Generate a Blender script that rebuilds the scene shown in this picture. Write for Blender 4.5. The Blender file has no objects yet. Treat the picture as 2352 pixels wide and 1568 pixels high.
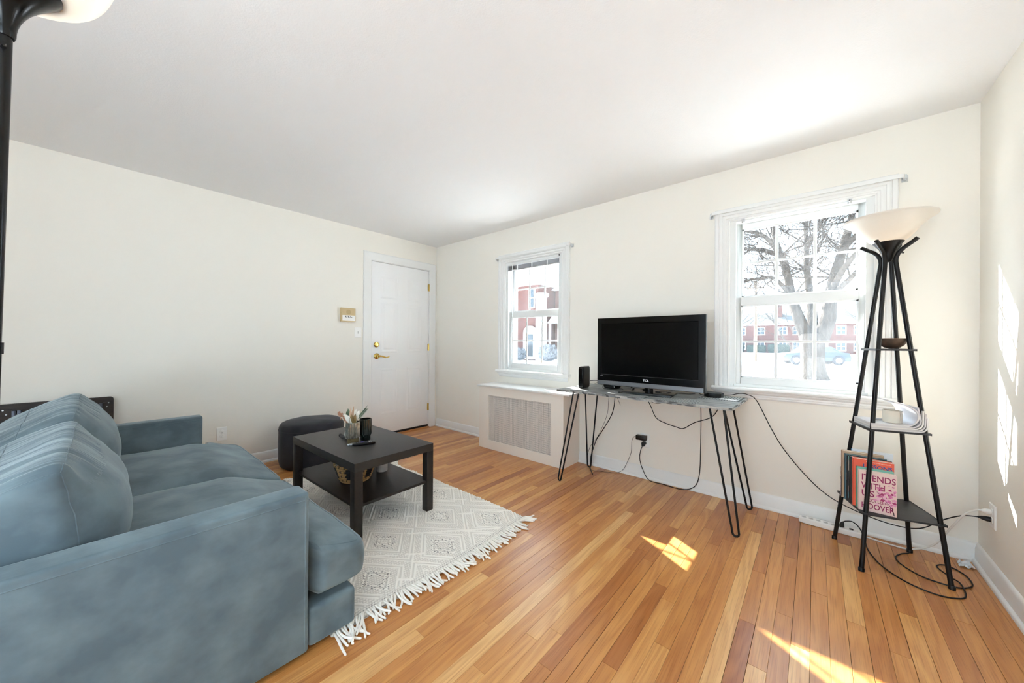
import bpy, bmesh, math, random
from mathutils import Vector, Matrix, noise as mnoise
import numpy as np
S = bpy.context.scene
COL = S.collection
PI = math.pi
R = math.radians
# ------------------------------------------------------------------ camera
FPX, YAW, PITCH, ROLL, CAMH = 816.83, 0.70556, 0.000783, 0.006276, 1.15288
cam = bpy.data.cameras.new('camera'); camo = bpy.data.objects.new('camera', cam); COL.objects.link(camo)
cam.sensor_width = 36.0; cam.lens = 36.0 * FPX / 2352.0; cam.clip_start = 0.02; cam.clip_end = 400
_f = Vector((-math.sin(YAW), math.cos(YAW), 0)); _r = Vector((math.cos(YAW), math.sin(YAW), 0)); _u = Vector((0, 0, 1))
_f2 = _f * math.cos(PITCH) + _u * math.sin(PITCH); _u2 = -_f * math.sin(PITCH) + _u * math.cos(PITCH)
_r3 = _r * math.cos(ROLL) + _u2 * math.sin(ROLL); _u3 = -_r * math.sin(ROLL) + _u2 * math.cos(ROLL)
mw = Matrix.Identity(4)
for i in range(3):
    mw[i][0] = _r3[i]; mw[i][1] = _u3[i]; mw[i][2] = -_f2[i]
mw.translation = (0, 0, CAMH)
camo.matrix_world = mw
S.camera = camo
# ------------------------------------------------------------------ light and exposure
S.view_settings.view_transform = 'Standard'; S.view_settings.look = 'None'
S.view_settings.gamma = 1.0; S.view_settings.use_curve_mapping = False
S.view_settings.exposure = 0.86
SKY, SUN, LAMP_L, LAMP_R = 3.3, 25.0, 45.0, 2.6
w = bpy.data.worlds.new('sky'); S.world = w; w.use_nodes = True
bg = w.node_tree.nodes['Background']; bg.inputs[0].default_value = (0.69, 0.845, 1.0, 1); bg.inputs[1].default_value = SKY
sun = bpy.data.lights.new('sun', 'SUN'); sun.energy = SUN; sun.angle = R(0.55); sun.color = (1.0, 0.975, 0.94)
suno = bpy.data.objects.new('sun', sun); COL.objects.link(suno); suno.location = (-10, 9, 8)
suno.rotation_euler = Vector((1, -0.6, -0.67)).to_track_quat('-Z', 'Y').to_euler()
cy = S.cycles
cy.max_bounces = 8; cy.diffuse_bounces = 6; cy.glossy_bounces = 3; cy.transparent_max_bounces = 24; cy.transmission_bounces = 4
cy.caustics_reflective = False; cy.caustics_refractive = False
cy.sample_clamp_indirect = 6.0; cy.blur_glossy = 0.5
cy.use_denoising = True; cy.use_adaptive_sampling = True; cy.adaptive_threshold = 0.2; cy.adaptive_min_samples = 16
# ------------------------------------------------------------------ room numbers
XB, YA, XC, YR, H = -3.968, 3.049, 0.665, -1.75, 2.44

# ------------------------------------------------------------------ materials
def lin(c):
    return tuple(((x / 255) / 12.92 if x <= 10 else (((x / 255) + 0.055) / 1.055) ** 2.4) for x in c)
MATS = {}
def mat(name, rgb, rough=0.5, metal=0.0, spec=0.5, rgb2=None, nscale=8.0, ncoord=(1, 1, 1), ndetail=3.0, nlo=0.35, nhi=0.65,
        bump=0.0, bscale=60.0, bcoord=(1, 1, 1), bdist=0.002, sheen=0.0, sheen_tint=None, coat=0.0, trans=0.0, ior=1.45, alpha=1.0, emit=None, estr=0.0, linear=False):
    if name in MATS: return MATS[name]
    m = bpy.data.materials.new(name); m.use_nodes = True
    nt = m.node_tree; N = nt.nodes; L = nt.links; b = N['Principled BSDF']
    c = rgb if linear else lin(rgb)
    b.inputs['Base Color'].default_value = (*c, 1); b.inputs['Roughness'].default_value = rough; b.inputs['Metallic'].default_value = metal
    b.inputs['Specular IOR Level'].default_value = spec; b.inputs['IOR'].default_value = ior
    b.inputs['Sheen Weight'].default_value = sheen; b.inputs['Coat Weight'].default_value = coat; b.inputs['Transmission Weight'].default_value = trans
    if sheen: b.inputs['Sheen Roughness'].default_value = 0.35
    if sheen_tint: b.inputs['Sheen Tint'].default_value = (*lin(sheen_tint), 1)
    if emit: b.inputs['Emission Color'].default_value = (*lin(emit), 1); b.inputs['Emission Strength'].default_value = estr
    tc = None
    if rgb2 is not None or bump: tc = N.new('ShaderNodeTexCoord')
    if rgb2 is not None:
        mp = N.new('ShaderNodeMapping'); mp.inputs['Scale'].default_value = ncoord; L.new(tc.outputs['Object'], mp.inputs[0])
        nz = N.new('ShaderNodeTexNoise'); nz.inputs['Scale'].default_value = nscale; nz.inputs['Detail'].default_value = ndetail; L.new(mp.outputs[0], nz.inputs['Vector'])
        rp = N.new('ShaderNodeValToRGB'); rp.color_ramp.elements[0].position = nlo; rp.color_ramp.elements[1].position = nhi
        rp.color_ramp.elements[0].color = (*c, 1); rp.color_ramp.elements[1].color = (*lin(rgb2), 1)
        L.new(nz.outputs['Fac'], rp.inputs[0]); L.new(rp.outputs[0], b.inputs['Base Color'])
    if bump:
        mp2 = N.new('ShaderNodeMapping'); mp2.inputs['Scale'].default_value = bcoord; L.new(tc.outputs['Object'], mp2.inputs[0])
        n2 = N.new('ShaderNodeTexNoise'); n2.inputs['Scale'].default_value = bscale; n2.inputs['Detail'].default_value = 4; L.new(mp2.outputs[0], n2.inputs['Vector'])
        bp = N.new('ShaderNodeBump'); bp.inputs['Strength'].default_value = bump; bp.inputs['Distance'].default_value = bdist
        L.new(n2.outputs['Fac'], bp.inputs['Height']); L.new(bp.outputs[0], b.inputs['Normal'])
    MATS[name] = m
    return m

WALL = mat('wall_paint', (239, 235, 226), 0.75, spec=0.25, bump=0.08, bscale=180, bdist=0.001)
CEIL = mat('ceiling_paint', (243, 243, 243), 0.85, spec=0.2, bump=0.35, bscale=140, bdist=0.002)
TRIM = mat('white_trim_paint', (235, 235, 233), 0.35, spec=0.5)
DOORM = mat('white_door_paint', (240, 240, 240), 0.4, spec=0.45)
COVERM = mat('radiator_cover_paint', (238, 230, 220), 0.45)
VINYL = mat('window_vinyl', (230, 232, 231), 0.3)
BRASS = mat('brass', (222, 190, 110), 0.18, 1.0)
BLACKM = mat('black_metal', (16, 15, 16), 0.42, spec=0.35)
BLACKP = mat('black_plastic', (16, 16, 17), 0.35)
CHROME = mat('zinc_metal', (206, 210, 211), 0.3, 0.6)
WHITEP = mat('white_plastic', (244, 243, 240), 0.35)
DARK = mat('slot_black', (14, 13, 12), 0.6)
RUBBER = mat('cable_rubber', (22, 20, 20), 0.5)
SUBFLOOR = mat('subfloor_dark', (38, 22, 12), 0.9)

def glass_material():
    m = bpy.data.materials.new('window_glass'); m.use_nodes = True; nt = m.node_tree; N = nt.nodes; L = nt.links
    N.remove(N['Principled BSDF']); out = N['Material Output']
    tr = N.new('ShaderNodeBsdfTransparent'); tr.inputs[0].default_value = (0.97, 0.985, 0.98, 1)
    gl = N.new('ShaderNodeBsdfGlossy'); gl.inputs['Roughness'].default_value = 0.0
    lw = N.new('ShaderNodeLayerWeight'); lw.inputs[0].default_value = 0.5
    pw = N.new('ShaderNodeMath'); pw.operation = 'POWER'; pw.inputs[1].default_value = 4.0; L.new(lw.outputs['Facing'], pw.inputs[0])
    fr = N.new('ShaderNodeMath'); fr.operation = 'MULTIPLY_ADD'; fr.inputs[1].default_value = 0.6; fr.inputs[2].default_value = 0.02; L.new(pw.outputs[0], fr.inputs[0])
    mx = N.new('ShaderNodeMixShader'); L.new(fr.outputs[0], mx.inputs[0]); L.new(tr.outputs[0], mx.inputs[1]); L.new(gl.outputs[0], mx.inputs[2])
    # faint translucent haze, like a dust film, imitating the pane's veiling glare
    tl = N.new('ShaderNodeBsdfTranslucent'); tl.inputs[0].default_value = (0.9, 0.93, 0.95, 1)
    tc = N.new('ShaderNodeTexCoord'); nz = N.new('ShaderNodeTexNoise'); nz.inputs['Scale'].default_value = 3.0; nz.inputs['Detail'].default_value = 4
    L.new(tc.outputs['Object'], nz.inputs['Vector'])
    mr = N.new('ShaderNodeMapRange'); mr.inputs[1].default_value = 0.35; mr.inputs[2].default_value = 0.7; mr.inputs[3].default_value = 0.004; mr.inputs[4].default_value = 0.017
    L.new(nz.outputs['Fac'], mr.inputs[0])
    mx2 = N.new('ShaderNodeMixShader'); L.new(mr.outputs[0], mx2.inputs[0]); L.new(mx.outputs[0], mx2.inputs[1]); L.new(tl.outputs[0], mx2.inputs[2])
    L.new(mx2.outputs[0], out.inputs['Surface'])
    return m
GLASS = glass_material()

def shade_material(name, col, mixf):
    m = bpy.data.materials.new(name); m.use_nodes = True; nt = m.node_tree; N = nt.nodes; L = nt.links
    b = N['Principled BSDF']; b.inputs['Base Color'].default_value = (*col, 1); b.inputs['Roughness'].default_value = 0.3
    tl = N.new('ShaderNodeBsdfTranslucent'); tl.inputs[0].default_value = (*col, 1)
    mx = N.new('ShaderNodeMixShader'); mx.inputs[0].default_value = mixf
    L.new(b.outputs[0], mx.inputs[1]); L.new(tl.outputs[0], mx.inputs[2]); L.new(mx.outputs[0], N['Material Output'].inputs['Surface'])
    return m

def wood_floor_material():
    m = bpy.data.materials.new('oak_floor'); m.use_nodes = True; nt = m.node_tree; N = nt.nodes; L = nt.links; b = N['Principled BSDF']
    at = N.new('ShaderNodeAttribute'); at.attribute_name = 'tone'
    sp = N.new('ShaderNodeSeparateColor'); L.new(at.outputs['Color'], sp.inputs[0])
    ge = N.new('ShaderNodeNewGeometry')
    # shift every plank's grain by its own random number
    ml = N.new('ShaderNodeMath'); ml.operation = 'MULTIPLY'; ml.inputs[1].default_value = 37.0; L.new(sp.outputs[1], ml.inputs[0])
    cb = N.new('ShaderNodeCombineXYZ'); L.new(ml.outputs[0], cb.inputs[0]); L.new(ml.outputs[0], cb.inputs[1]); L.new(ml.outputs[0], cb.inputs[2])
    va = N.new('ShaderNodeVectorMath'); va.operation = 'ADD'; L.new(ge.outputs['Position'], va.inputs[0]); L.new(cb.outputs[0], va.inputs[1])
    mp = N.new('ShaderNodeMapping'); mp.inputs['Scale'].default_value = (1, 0.09, 1); L.new(va.outputs[0], mp.inputs[0])
    # cathedral grain: distorted bands running down the board
    nz = N.new('ShaderNodeTexNoise'); nz.inputs['Scale'].default_value = 9; nz.inputs['Detail'].default_value = 2; L.new(mp.outputs[0], nz.inputs['Vector'])
    nm = N.new('ShaderNodeMath'); nm.operation = 'MULTIPLY'; nm.inputs[1].default_value = 26; L.new(nz.outputs['Fac'], nm.inputs[0])
    sn = N.new('ShaderNodeMath'); sn.operation = 'SINE'
    nm2 = N.new('ShaderNodeMath'); nm2.operation = 'MULTIPLY'; nm2.inputs[1].default_value = 2.2; L.new(nm.outputs[0], nm2.inputs[0]); L.new(nm2.outputs[0], sn.inputs[0])
    mr = N.new('ShaderNodeMapRange'); mr.inputs[1].default_value = -1; mr.inputs[2].default_value = 1; L.new(sn.outputs[0], mr.inputs[0])
    # fine pores
    mp2 = N.new('ShaderNodeMapping'); mp2.inputs['Scale'].default_value = (1, 0.025, 1); L.new(va.outputs[0], mp2.inputs[0])
    nz2 = N.new('ShaderNodeTexNoise'); nz2.inputs['Scale'].default_value = 260; nz2.inputs['Detail'].default_value = 3; L.new(mp2.outputs[0], nz2.inputs['Vector'])
    rp = N.new('ShaderNodeValToRGB'); cr = rp.color_ramp
    cols = [(0.0, (170, 104, 54)), (0.22, (190, 126, 68)), (0.5, (206, 144, 80)), (0.8, (220, 164, 98)), (1.0, (234, 190, 128))]
    cr.elements[0].position = 0; cr.elements[0].color = (*lin(cols[0][1]), 1); cr.elements[1].position = 1; cr.elements[1].color = (*lin(cols[-1][1]), 1)
    for p_, c_ in cols[1:-1]:
        e = cr.elements.new(p_); e.color = (*lin(c_), 1)
    # large slow tint along the board
    nz3 = N.new('ShaderNodeTexNoise'); nz3.inputs['Scale'].default_value = 5; nz3.inputs['Detail'].default_value = 2; L.new(mp.outputs[0], nz3.inputs['Vector'])
    a1 = N.new('ShaderNodeMath'); a1.operation = 'MULTIPLY_ADD'; a1.inputs[1].default_value = 0.34; L.new(nz3.outputs['Fac'], a1.inputs[0]); L.new(sp.outputs[0], a1.inputs[2])
    a2 = N.new('ShaderNodeMath'); a2.operation = 'SUBTRACT'; a2.inputs[1].default_value = 0.17; L.new(a1.outputs[0], a2.inputs[0]); L.new(a2.outputs[0], rp.inputs[0])
    hs = N.new('ShaderNodeMix'); hs.data_type = 'RGBA'; hs.blend_type = 'MULTIPLY'
    gm = N.new('ShaderNodeMath'); gm.operation = 'MULTIPLY'; gm.inputs[1].default_value = 0.30; L.new(mr.outputs[0], gm.inputs[0])
    L.new(gm.outputs[0], hs.inputs[0]); L.new(rp.outputs[0], hs.inputs[6]); hs.inputs[7].default_value = (*lin((196, 150, 112)), 1)
    hs2 = N.new('ShaderNodeMix'); hs2.data_type = 'RGBA'; hs2.blend_type = 'MULTIPLY'
    mr2 = N.new('ShaderNodeMapRange'); mr2.inputs[1].default_value = 0.5; mr2.inputs[2].default_value = 0.75; mr2.inputs[3].default_value = 0; mr2.inputs[4].default_value = 0.35
    L.new(nz2.outputs['Fac'], mr2.inputs[0]); L.new(mr2.outputs[0], hs2.inputs[0]); L.new(hs.outputs[2], hs2.inputs[6]); hs2.inputs[7].default_value = (*lin((150, 96, 60)), 1)
    L.new(hs2.outputs[2], b.inputs['Base Color'])
    b.inputs['Roughness'].default_value = 0.32; b.inputs['Specular IOR Level'].default_value = 0.45; b.inputs['Coat Weight'].default_value = 0.25; b.inputs['Coat Roughness'].default_value = 0.22
    bp = N.new('ShaderNodeBump'); bp.inputs['Strength'].default_value = 0.08; bp.inputs['Distance'].default_value = 0.001; L.new(nz2.outputs['Fac'], bp.inputs['Height']); L.new(bp.outputs[0], b.inputs['Normal'])
    return m
OAK = wood_floor_material()

def attr_material(name, rough=0.9, attr='tone', bump=0.0, bscale=200, sheen=0.0):
    m = bpy.data.materials.new(name); m.use_nodes = True; nt = m.node_tree; N = nt.nodes; L = nt.links; b = N['Principled BSDF']
    a = N.new('ShaderNodeAttribute'); a.attribute_name = attr; L.new(a.outputs['Color'], b.inputs['Base Color'])
    b.inputs['Roughness'].default_value = rough; b.inputs['Specular IOR Level'].default_value = 0.2; b.inputs['Sheen Weight'].default_value = sheen
    if bump:
        tc = N.new('ShaderNodeTexCoord'); n2 = N.new('ShaderNodeTexNoise'); n2.inputs['Scale'].default_value = bscale; L.new(tc.outputs['Object'], n2.inputs['Vector'])
        bp = N.new('ShaderNodeBump'); bp.inputs['Strength'].default_value = bump; bp.inputs['Distance'].default_value = 0.003; L.new(n2.outputs['Fac'], bp.inputs['Height']); L.new(bp.outputs[0], b.inputs['Normal'])
    return m

# ------------------------------------------------------------------ geometry helpers
OFF = {}
def tag(o, label=None, cat=None, group=None, kind=None):
    if label: o['label'] = label
    if cat: o['category'] = cat
    if group: o['group'] = group
    if kind: o['kind'] = kind
    return o
def thing(name, label, cat, loc=(0, 0, 0), rotz=0.0, group=None, local=False, kind=None):
    o = bpy.data.objects.new(name, None); COL.objects.link(o); o.empty_display_size = 0.05
    o.location = loc; o.rotation_euler = (0, 0, rotz)
    OFF[o.name] = Vector((0, 0, 0)) if local else Vector(loc)
    return tag(o, label, cat, group, kind)
def catmull(pts, sub=6):
    P = [Vector(p) for p in pts]
    if len(P) < 3: return P
    out = []
    for i in range(len(P) - 1):
        p0 = P[max(i - 1, 0)]; p1 = P[i]; p2 = P[i + 1]; p3 = P[min(i + 2, len(P) - 1)]
        for k in range(sub):
            t = k / sub
            out.append(0.5 * ((2 * p1) + (-p0 + p2) * t + (2 * p0 - 5 * p1 + 4 * p2 - p3) * t * t + (-p0 + 3 * p1 - 3 * p2 + p3) * t ** 3))
    out.append(P[-1])
    return out
class MB:
    def __init__(s): s.v = []; s.f = []; s.c = []
    def add(s, vs, fs):
        k = len(s.v); s.v += [Vector(v) for v in vs]; s.f += [tuple(i + k for i in f) for f in fs]; return s
    def box(s, x0, x1, y0, y1, z0, z1):
        return s.add([(x0, y0, z0), (x1, y0, z0), (x1, y1, z0), (x0, y1, z0), (x0, y0, z1), (x1, y0, z1), (x1, y1, z1), (x0, y1, z1)],
                     [(3, 2, 1, 0), (4, 5, 6, 7), (0, 1, 5, 4), (1, 2, 6, 5), (2, 3, 7, 6), (3, 0, 4, 7)])
    def tube(s, pts, r, n=8, cap=True):
        P = [Vector(p) for p in pts]; m = len(P)
        rr = r if isinstance(r, (list, tuple)) else [r] * m
        prev = None; vs = []; fs = []
        for i in range(m):
            t = (P[min(i + 1, m - 1)] - P[max(i - 1, 0)])
            t = t.normalized() if t.length > 1e-9 else Vector((0, 0, 1))
            if prev is None:
                a = Vector((0, 0, 1)) if abs(t.z) < 0.9 else Vector((1, 0, 0)); nrm = t.cross(a).normalized()
            else:
                nrm = (prev - t * prev.dot(t)); nrm = nrm.normalized() if nrm.length > 1e-6 else t.orthogonal().normalized()
            prev = nrm; bn = t.cross(nrm)
            for k in range(n):
                a = 2 * PI * k / n; vs.append(P[i] + (nrm * math.cos(a) + bn * math.sin(a)) * rr[i])
        for i in range(m - 1):
            for k in range(n):
                fs.append((i * n + k, i * n + (k + 1) % n, (i + 1) * n + (k + 1) % n, (i + 1) * n + k))
        if cap:
            fs.append(tuple(range(n - 1, -1, -1))); fs.append(tuple((m - 1) * n + k for k in range(n)))
        return s.add(vs, fs)
    def lathe(s, prof, n=32, c=(0, 0, 0), sx=1.0, sy=1.0):
        vs = []; fs = []; m = len(prof)
        for (r, z) in prof:
            for k in range(n):
                a = 2 * PI * k / n; vs.append((c[0] + r * math.cos(a) * sx, c[1] + r * math.sin(a) * sy, c[2] + z))
        for i in range(m - 1):
            for k in range(n):
                fs.append((i * n + k, i * n + (k + 1) % n, (i + 1) * n + (k + 1) % n, (i + 1) * n + k))
        if prof[0][0] > 1e-6: fs.append(tuple(range(n - 1, -1, -1)))
        if prof[-1][0] > 1e-6: fs.append(tuple((m - 1) * n + k for k in range(n)))
        return s.add(vs, fs)
    def prism(s, poly, h0, h1, fn):
        n = len(poly)
        return s.add([fn(a, b, h0) for a, b in poly] + [fn(a, b, h1) for a, b in poly],
                     [tuple(range(n - 1, -1, -1)), tuple(range(n, 2 * n))] + [(k, (k + 1) % n, n + (k + 1) % n, n + k) for k in range(n)])
    def rings(s, rects, fn, cap=True):
        vs = []; fs = []
        for (a0, a1, b0, b1, h) in rects: vs += [fn(a0, b0, h), fn(a1, b0, h), fn(a1, b1, h), fn(a0, b1, h)]
        for i in range(len(rects) - 1):
            for k in range(4): fs.append((4 * i + k, 4 * i + (k + 1) % 4, 4 * i + 4 + (k + 1) % 4, 4 * i + 4 + k))
        if cap: fs.append(tuple(4 * (len(rects) - 1) + k for k in range(4)))
        return s.add(vs, fs)
    def xf(s, M):
        s.v = [M @ v for v in s.v]; return s
    def build(s, name, m, parent=None, bevel=0.0, seg=2, smooth=False, angle=35, loc=None, world=True):
        off = Vector((0, 0, 0))
        if parent is not None: off = OFF[parent.name] if world else off
        elif loc is not None: off = Vector(loc)
        else:
            if s.v and world:
                xs = [v.x for v in s.v]; ys = [v.y for v in s.v]; zs = [v.z for v in s.v]
                off = Vector(((min(xs) + max(xs)) / 2, (min(ys) + max(ys)) / 2, min(zs)))
        me = bpy.data.meshes.new(name); me.from_pydata([tuple(v - off) for v in s.v], [], s.f); me.update()
        bm = bmesh.new(); bm.from_mesh(me)
        bmesh.ops.remove_doubles(bm, verts=bm.verts, dist=1e-6)
        bmesh.ops.recalc_face_normals(bm, faces=bm.faces)
        if bevel > 0:
            es = [e for e in bm.edges if len(e.link_faces) == 2 and e.calc_face_angle(0) > R(28)]
            bmesh.ops.bevel(bm, geom=es, offset=bevel, segments=seg, profile=0.6, affect='EDGES', clamp_overlap=True)
        bm.to_mesh(me); bm.free()
        if smooth or bevel > 0:
            for p in me.polygons: p.use_smooth = True
            me.set_sharp_from_angle(angle=R(angle))
        if m: me.materials.append(m)
        o = bpy.data.objects.new(name, me); COL.objects.link(o)
        if parent is not None: o.parent = parent; OFF[o.name] = OFF[parent.name].copy()
        else: o.location = off; OFF[o.name] = off.copy()
        return o
def share(o, name, parent, loc, rot=None):
    c = bpy.data.objects.new(name, o.data); COL.objects.link(c); c.parent = parent; c.location = loc
    if rot: c.rotation_euler = rot
    OFF[c.name] = OFF[parent.name].copy() if parent else Vector((0, 0, 0))
    return c
def fA(off=0.0):   # a, b, h -> on the window wall, h towards the room
    return lambda a, b, h: (a, YA - h - off, b)
def fB(off=0.0):
    return lambda a, b, h: (XB + h + off, a, b)
def fC(off=0.0):
    return lambda a, b, h: (XC - h - off, a, b)
def fZ(z=0.0):
    return lambda a, b, h: (a, b, z + h)
def text(name, body, size, m, parent, origin, ux, uy, off=0.0, extrude=0.0002, align='LEFT', sx=1.0, fit=None):
    cu = bpy.data.curves.new(name, 'FONT'); cu.body = body; cu.size = size; cu.extrude = extrude; cu.offset = off; cu.align_x = align; cu.resolution_u = 3
    cu.materials.append(m)
    tmp = bpy.data.objects.new(name, cu); COL.objects.link(tmp)
    me = bpy.data.meshes.new_from_object(tmp.evaluated_get(bpy.context.evaluated_depsgraph_get())); me.name = name
    bpy.data.objects.remove(tmp); bpy.data.curves.remove(cu)
    o = bpy.data.objects.new(name, me); COL.objects.link(o)
    if fit:
        xs = [v.co.x for v in me.vertices]; sx = fit / (max(xs) - min(xs))
    ux = Vector(ux).normalized(); uy = Vector(uy).normalized(); uz = ux.cross(uy)
    M = Matrix.Identity(4)
    for i in range(3): M[i][0] = ux[i] * sx; M[i][1] = uy[i]; M[i][2] = uz[i]
    o.parent = parent; M.translation = Vector(origin) - OFF[parent.name]; o.matrix_local = M; OFF[o.name] = OFF[parent.name].copy()
    return o
def color_attr(me, cols, name='tone'):
    a = me.color_attributes.new(name, 'FLOAT_COLOR', 'POINT')
    a.data.foreach_set('color', np.asarray(cols, dtype=np.float32).reshape(-1))
def cushion(mb_n, fn, k=7.0):
    """rounded closed block: fn maps the superellipsoid point (in [-1,1]^3) to a position"""
    n = mb_n; mb = MB(); idx = {}
    def vid(p):
        key = (round(p[0], 5), round(p[1], 5), round(p[2], 5))
        if key not in idx:
            q = Vector(p); nn = (abs(q.x) ** k + abs(q.y) ** k + abs(q.z) ** k) ** (1 / k)
            idx[key] = len(mb.v); mb.v.append(Vector(fn(q / nn)))
        return idx[key]
    g = [math.sin((-1 + 2 * i / n) * PI / 2 * 0.92) / math.sin(PI / 2 * 0.92) for i in range(n + 1)]
    for ax in range(3):
        for sgn in (-1, 1):
            for i in range(n):
                for j in range(n):
                    q = []
                    for (a, b) in ((g[i], g[j]), (g[i + 1], g[j]), (g[i + 1], g[j + 1]), (g[i], g[j + 1])):
                        p = [0, 0, 0]; p[ax] = sgn; p[(ax + 1) % 3] = a; p[(ax + 2) % 3] = b; q.append(vid(p))
                    mb.f.append(tuple(q) if sgn > 0 else tuple(reversed(q)))
    return mb
def sstep(a, b, x):
    t = min(1.0, max(0.0, (x - a) / (b - a))); return t * t * (3 - 2 * t)
# ================================================================== the setting
rnd = random.Random(7)
# floor: dark sub-floor with oak strips laid on it
sub = MB().box(XB - 0.1, XC + 0.1, YR - 0.1, YA + 0.1, -0.05, -0.012)
floor = sub.build('floor', SUBFLOOR, loc=(0, 0, 0)); tag(floor, 'narrow honey oak strip floor laid towards the windows', kind='structure')
SW = 0.0572
planks = []
def cam_xy(p):
    d = Vector(p) - Vector((0, 0, CAMH)); z = d.dot(_f2)
    if z < 0.15: return None
    return (1176 + FPX * d.dot(_r3) / z, 784 - FPX * d.dot(_u3) / z)
x = XB + 0.012
while x < XC - 0.01:
    y = YR + rnd.uniform(-0.6, 0)
    while y < YA - 0.03:
        ln = rnd.choice([rnd.uniform(0.3, 0.7), rnd.uniform(0.7, 1.4), rnd.uniform(1.1, 2.3)])
        y1 = min(y + ln, YA - 0.022)
        if YA - 0.022 - y1 < 0.14: y1 = YA - 0.022
        planks.append((x, min(x + SW, XC - 0.012), max(y, YR + 0.01), y1)); y = y1
        if y1 >= YA - 0.023: break
    x += SW
def seen_area(p):
    x0, x1, y0, y1 = p; pts = []
    n = 6; tot = 0; prev = None
    for i in range(n + 1):
        yy = y0 + (y1 - y0) * i / n; a = cam_xy((x0, yy, 0)); b = cam_xy((x1, yy, 0)); xm = (x0 + x1) / 2
        hid = (-3.5 < xm < -1.42 and yy < 0.66) or (-3.2 < xm < -1.42 and 0.64 < yy < 1.82)
        if a and b and 0 < (a[0] + b[0]) / 2 < 2352 and 0 < (a[1] + b[1]) / 2 < 1568 and not hid:
            cur = (abs(a[0] - b[0]) * 0.7, (a[1] + b[1]) / 2, (a[0] + b[0]) / 2)
            if prev: tot += cur[0] * math.hypot(cur[1] - prev[1], cur[2] - prev[2])
            prev = cur
        else: prev = None
    return tot
planks.sort(key=lambda p: -seen_area(p))
def plank_geo(mb, p):
    x0, x1, y0, y1 = p
    g = rnd.choice([0.0002, 0.0003, 0.0004, 0.0009]); h = rnd.uniform(-0.0004, 0.0)
    e = 0.0006
    mb.add([(x0 + g, y0 + 0.0003, -0.014), (x1 - g, y0 + 0.0003, -0.014), (x1 - g, y1 - 0.0003, -0.014), (x0 + g, y1 - 0.0003, -0.014),
            (x0 + g, y0 + 0.0003, h - e), (x1 - g, y0 + 0.0003, h - e), (x1 - g, y1 - 0.0003, h - e), (x0 + g, y1 - 0.0003, h - e),
            (x0 + g + e, y0 + 0.0003 + e, h), (x1 - g - e, y0 + 0.0003 + e, h), (x1 - g - e, y1 - 0.0003 - e, h), (x0 + g + e, y1 - 0.0003 - e, h)],
           [(0, 1, 5, 4), (1, 2, 6, 5), (2, 3, 7, 6), (3, 0, 4, 7), (4, 5, 9, 8), (5, 6, 10, 9), (6, 7, 11, 10), (7, 4, 8, 11), (8, 9, 10, 11)])
    t = min(1, max(0, rnd.gauss(0.45, 0.15)))
    if rnd.random() < 0.08: t = rnd.uniform(0.02, 0.2)
    if rnd.random() < 0.08: t = rnd.uniform(0.78, 0.92)
    return [(t, rnd.random(), rnd.random(), 1)] * 12
def raw(name, mb, m, parent=None, cols=None, smooth=False):
    me = bpy.data.meshes.new(name); me.from_pydata([tuple(v) for v in mb.v], [], mb.f); me.update(); me.materials.append(m)
    if cols is not None: color_attr(me, cols)
    if smooth:
        for p in me.polygons: p.use_smooth = True
    o = bpy.data.objects.new(name, me); COL.objects.link(o)
    if parent: o.parent = parent
    OFF[o.name] = OFF[parent.name].copy() if parent else Vector((0, 0, 0))
    return o
for p in planks[:300]:
    mb = MB(); c = plank_geo(mb, p); raw('plank', mb, OAK, floor, c)
mb = MB(); cc = []
for p in planks[300:]: cc += plank_geo(mb, p)
o = raw('plank_field', mb, OAK, floor, cc); o['kind'] = 'stuff'

# window openings (centre x): jamb half width 0.375, sill 0.80, head 2.06
WX = [-2.318, -0.105]; OW, OZ0, OZ1 = 0.375, 0.80, 2.062
TH = 0.215
mb = MB()
edges = [XB - 0.2, WX[0] - OW, WX[0] + OW, WX[1] - OW, WX[1] + OW, XC + 0.2]
for i in (0, 2, 4): mb.box(edges[i], edges[i + 1], YA, YA + TH, -0.4, H + 0.3)
for i in (1, 3):
    mb.box(edges[i], edges[i + 1], YA, YA + TH, -0.4, OZ0); mb.box(edges[i], edges[i + 1], YA, YA + TH, OZ1, H + 0.3)
tag(mb.build('wall_back', WALL, loc=(0, 0, 0)), 'cream painted wall with the two windows', kind='structure')
DY0, DY1, DZ1 = 2.109, 2.921, 2.094
mb = MB()
mb.box(XB - 0.2, XB, YR, DY0 - 0.012, -0.4, H + 0.3); mb.box(XB - 0.2, XB, DY1 + 0.012, YA, -0.4, H + 0.3); mb.box(XB - 0.2, XB, DY0 - 0.012, DY1 + 0.012, DZ1 + 0.012, H + 0.3)
mb.box(XB - 0.2, XB - 0.09, DY0 - 0.012, DY1 + 0.012, -0.4, DZ1 + 0.012)
tag(mb.build('wall_left', WALL, loc=(0, 0, 0)), 'cream painted wall with the front door', kind='structure')
SWn = (-1.62, -0.42, 0.40, 2.2)   # added side window, unseen behind the camera, lets in fill light
mb = MB(); mb.box(XC, XC + 0.2, SWn[1], YA, -0.4, H + 0.3); mb.box(XC, XC + 0.2, YR, SWn[0], -0.4, H + 0.3); mb.box(XC, XC + 0.2, SWn[0], SWn[1], -0.4, SWn[2]); mb.box(XC, XC + 0.2, SWn[0], SWn[1], SWn[3], H + 0.3)
tag(mb.build('wall_right', WALL, loc=(0, 0, 0)), 'cream painted wall right of the shelf lamp', kind='structure')
RW = (-1.55, 0.55, 0.12, 2.25)   # added rear window, out of view, opened for extra fill daylight
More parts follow.
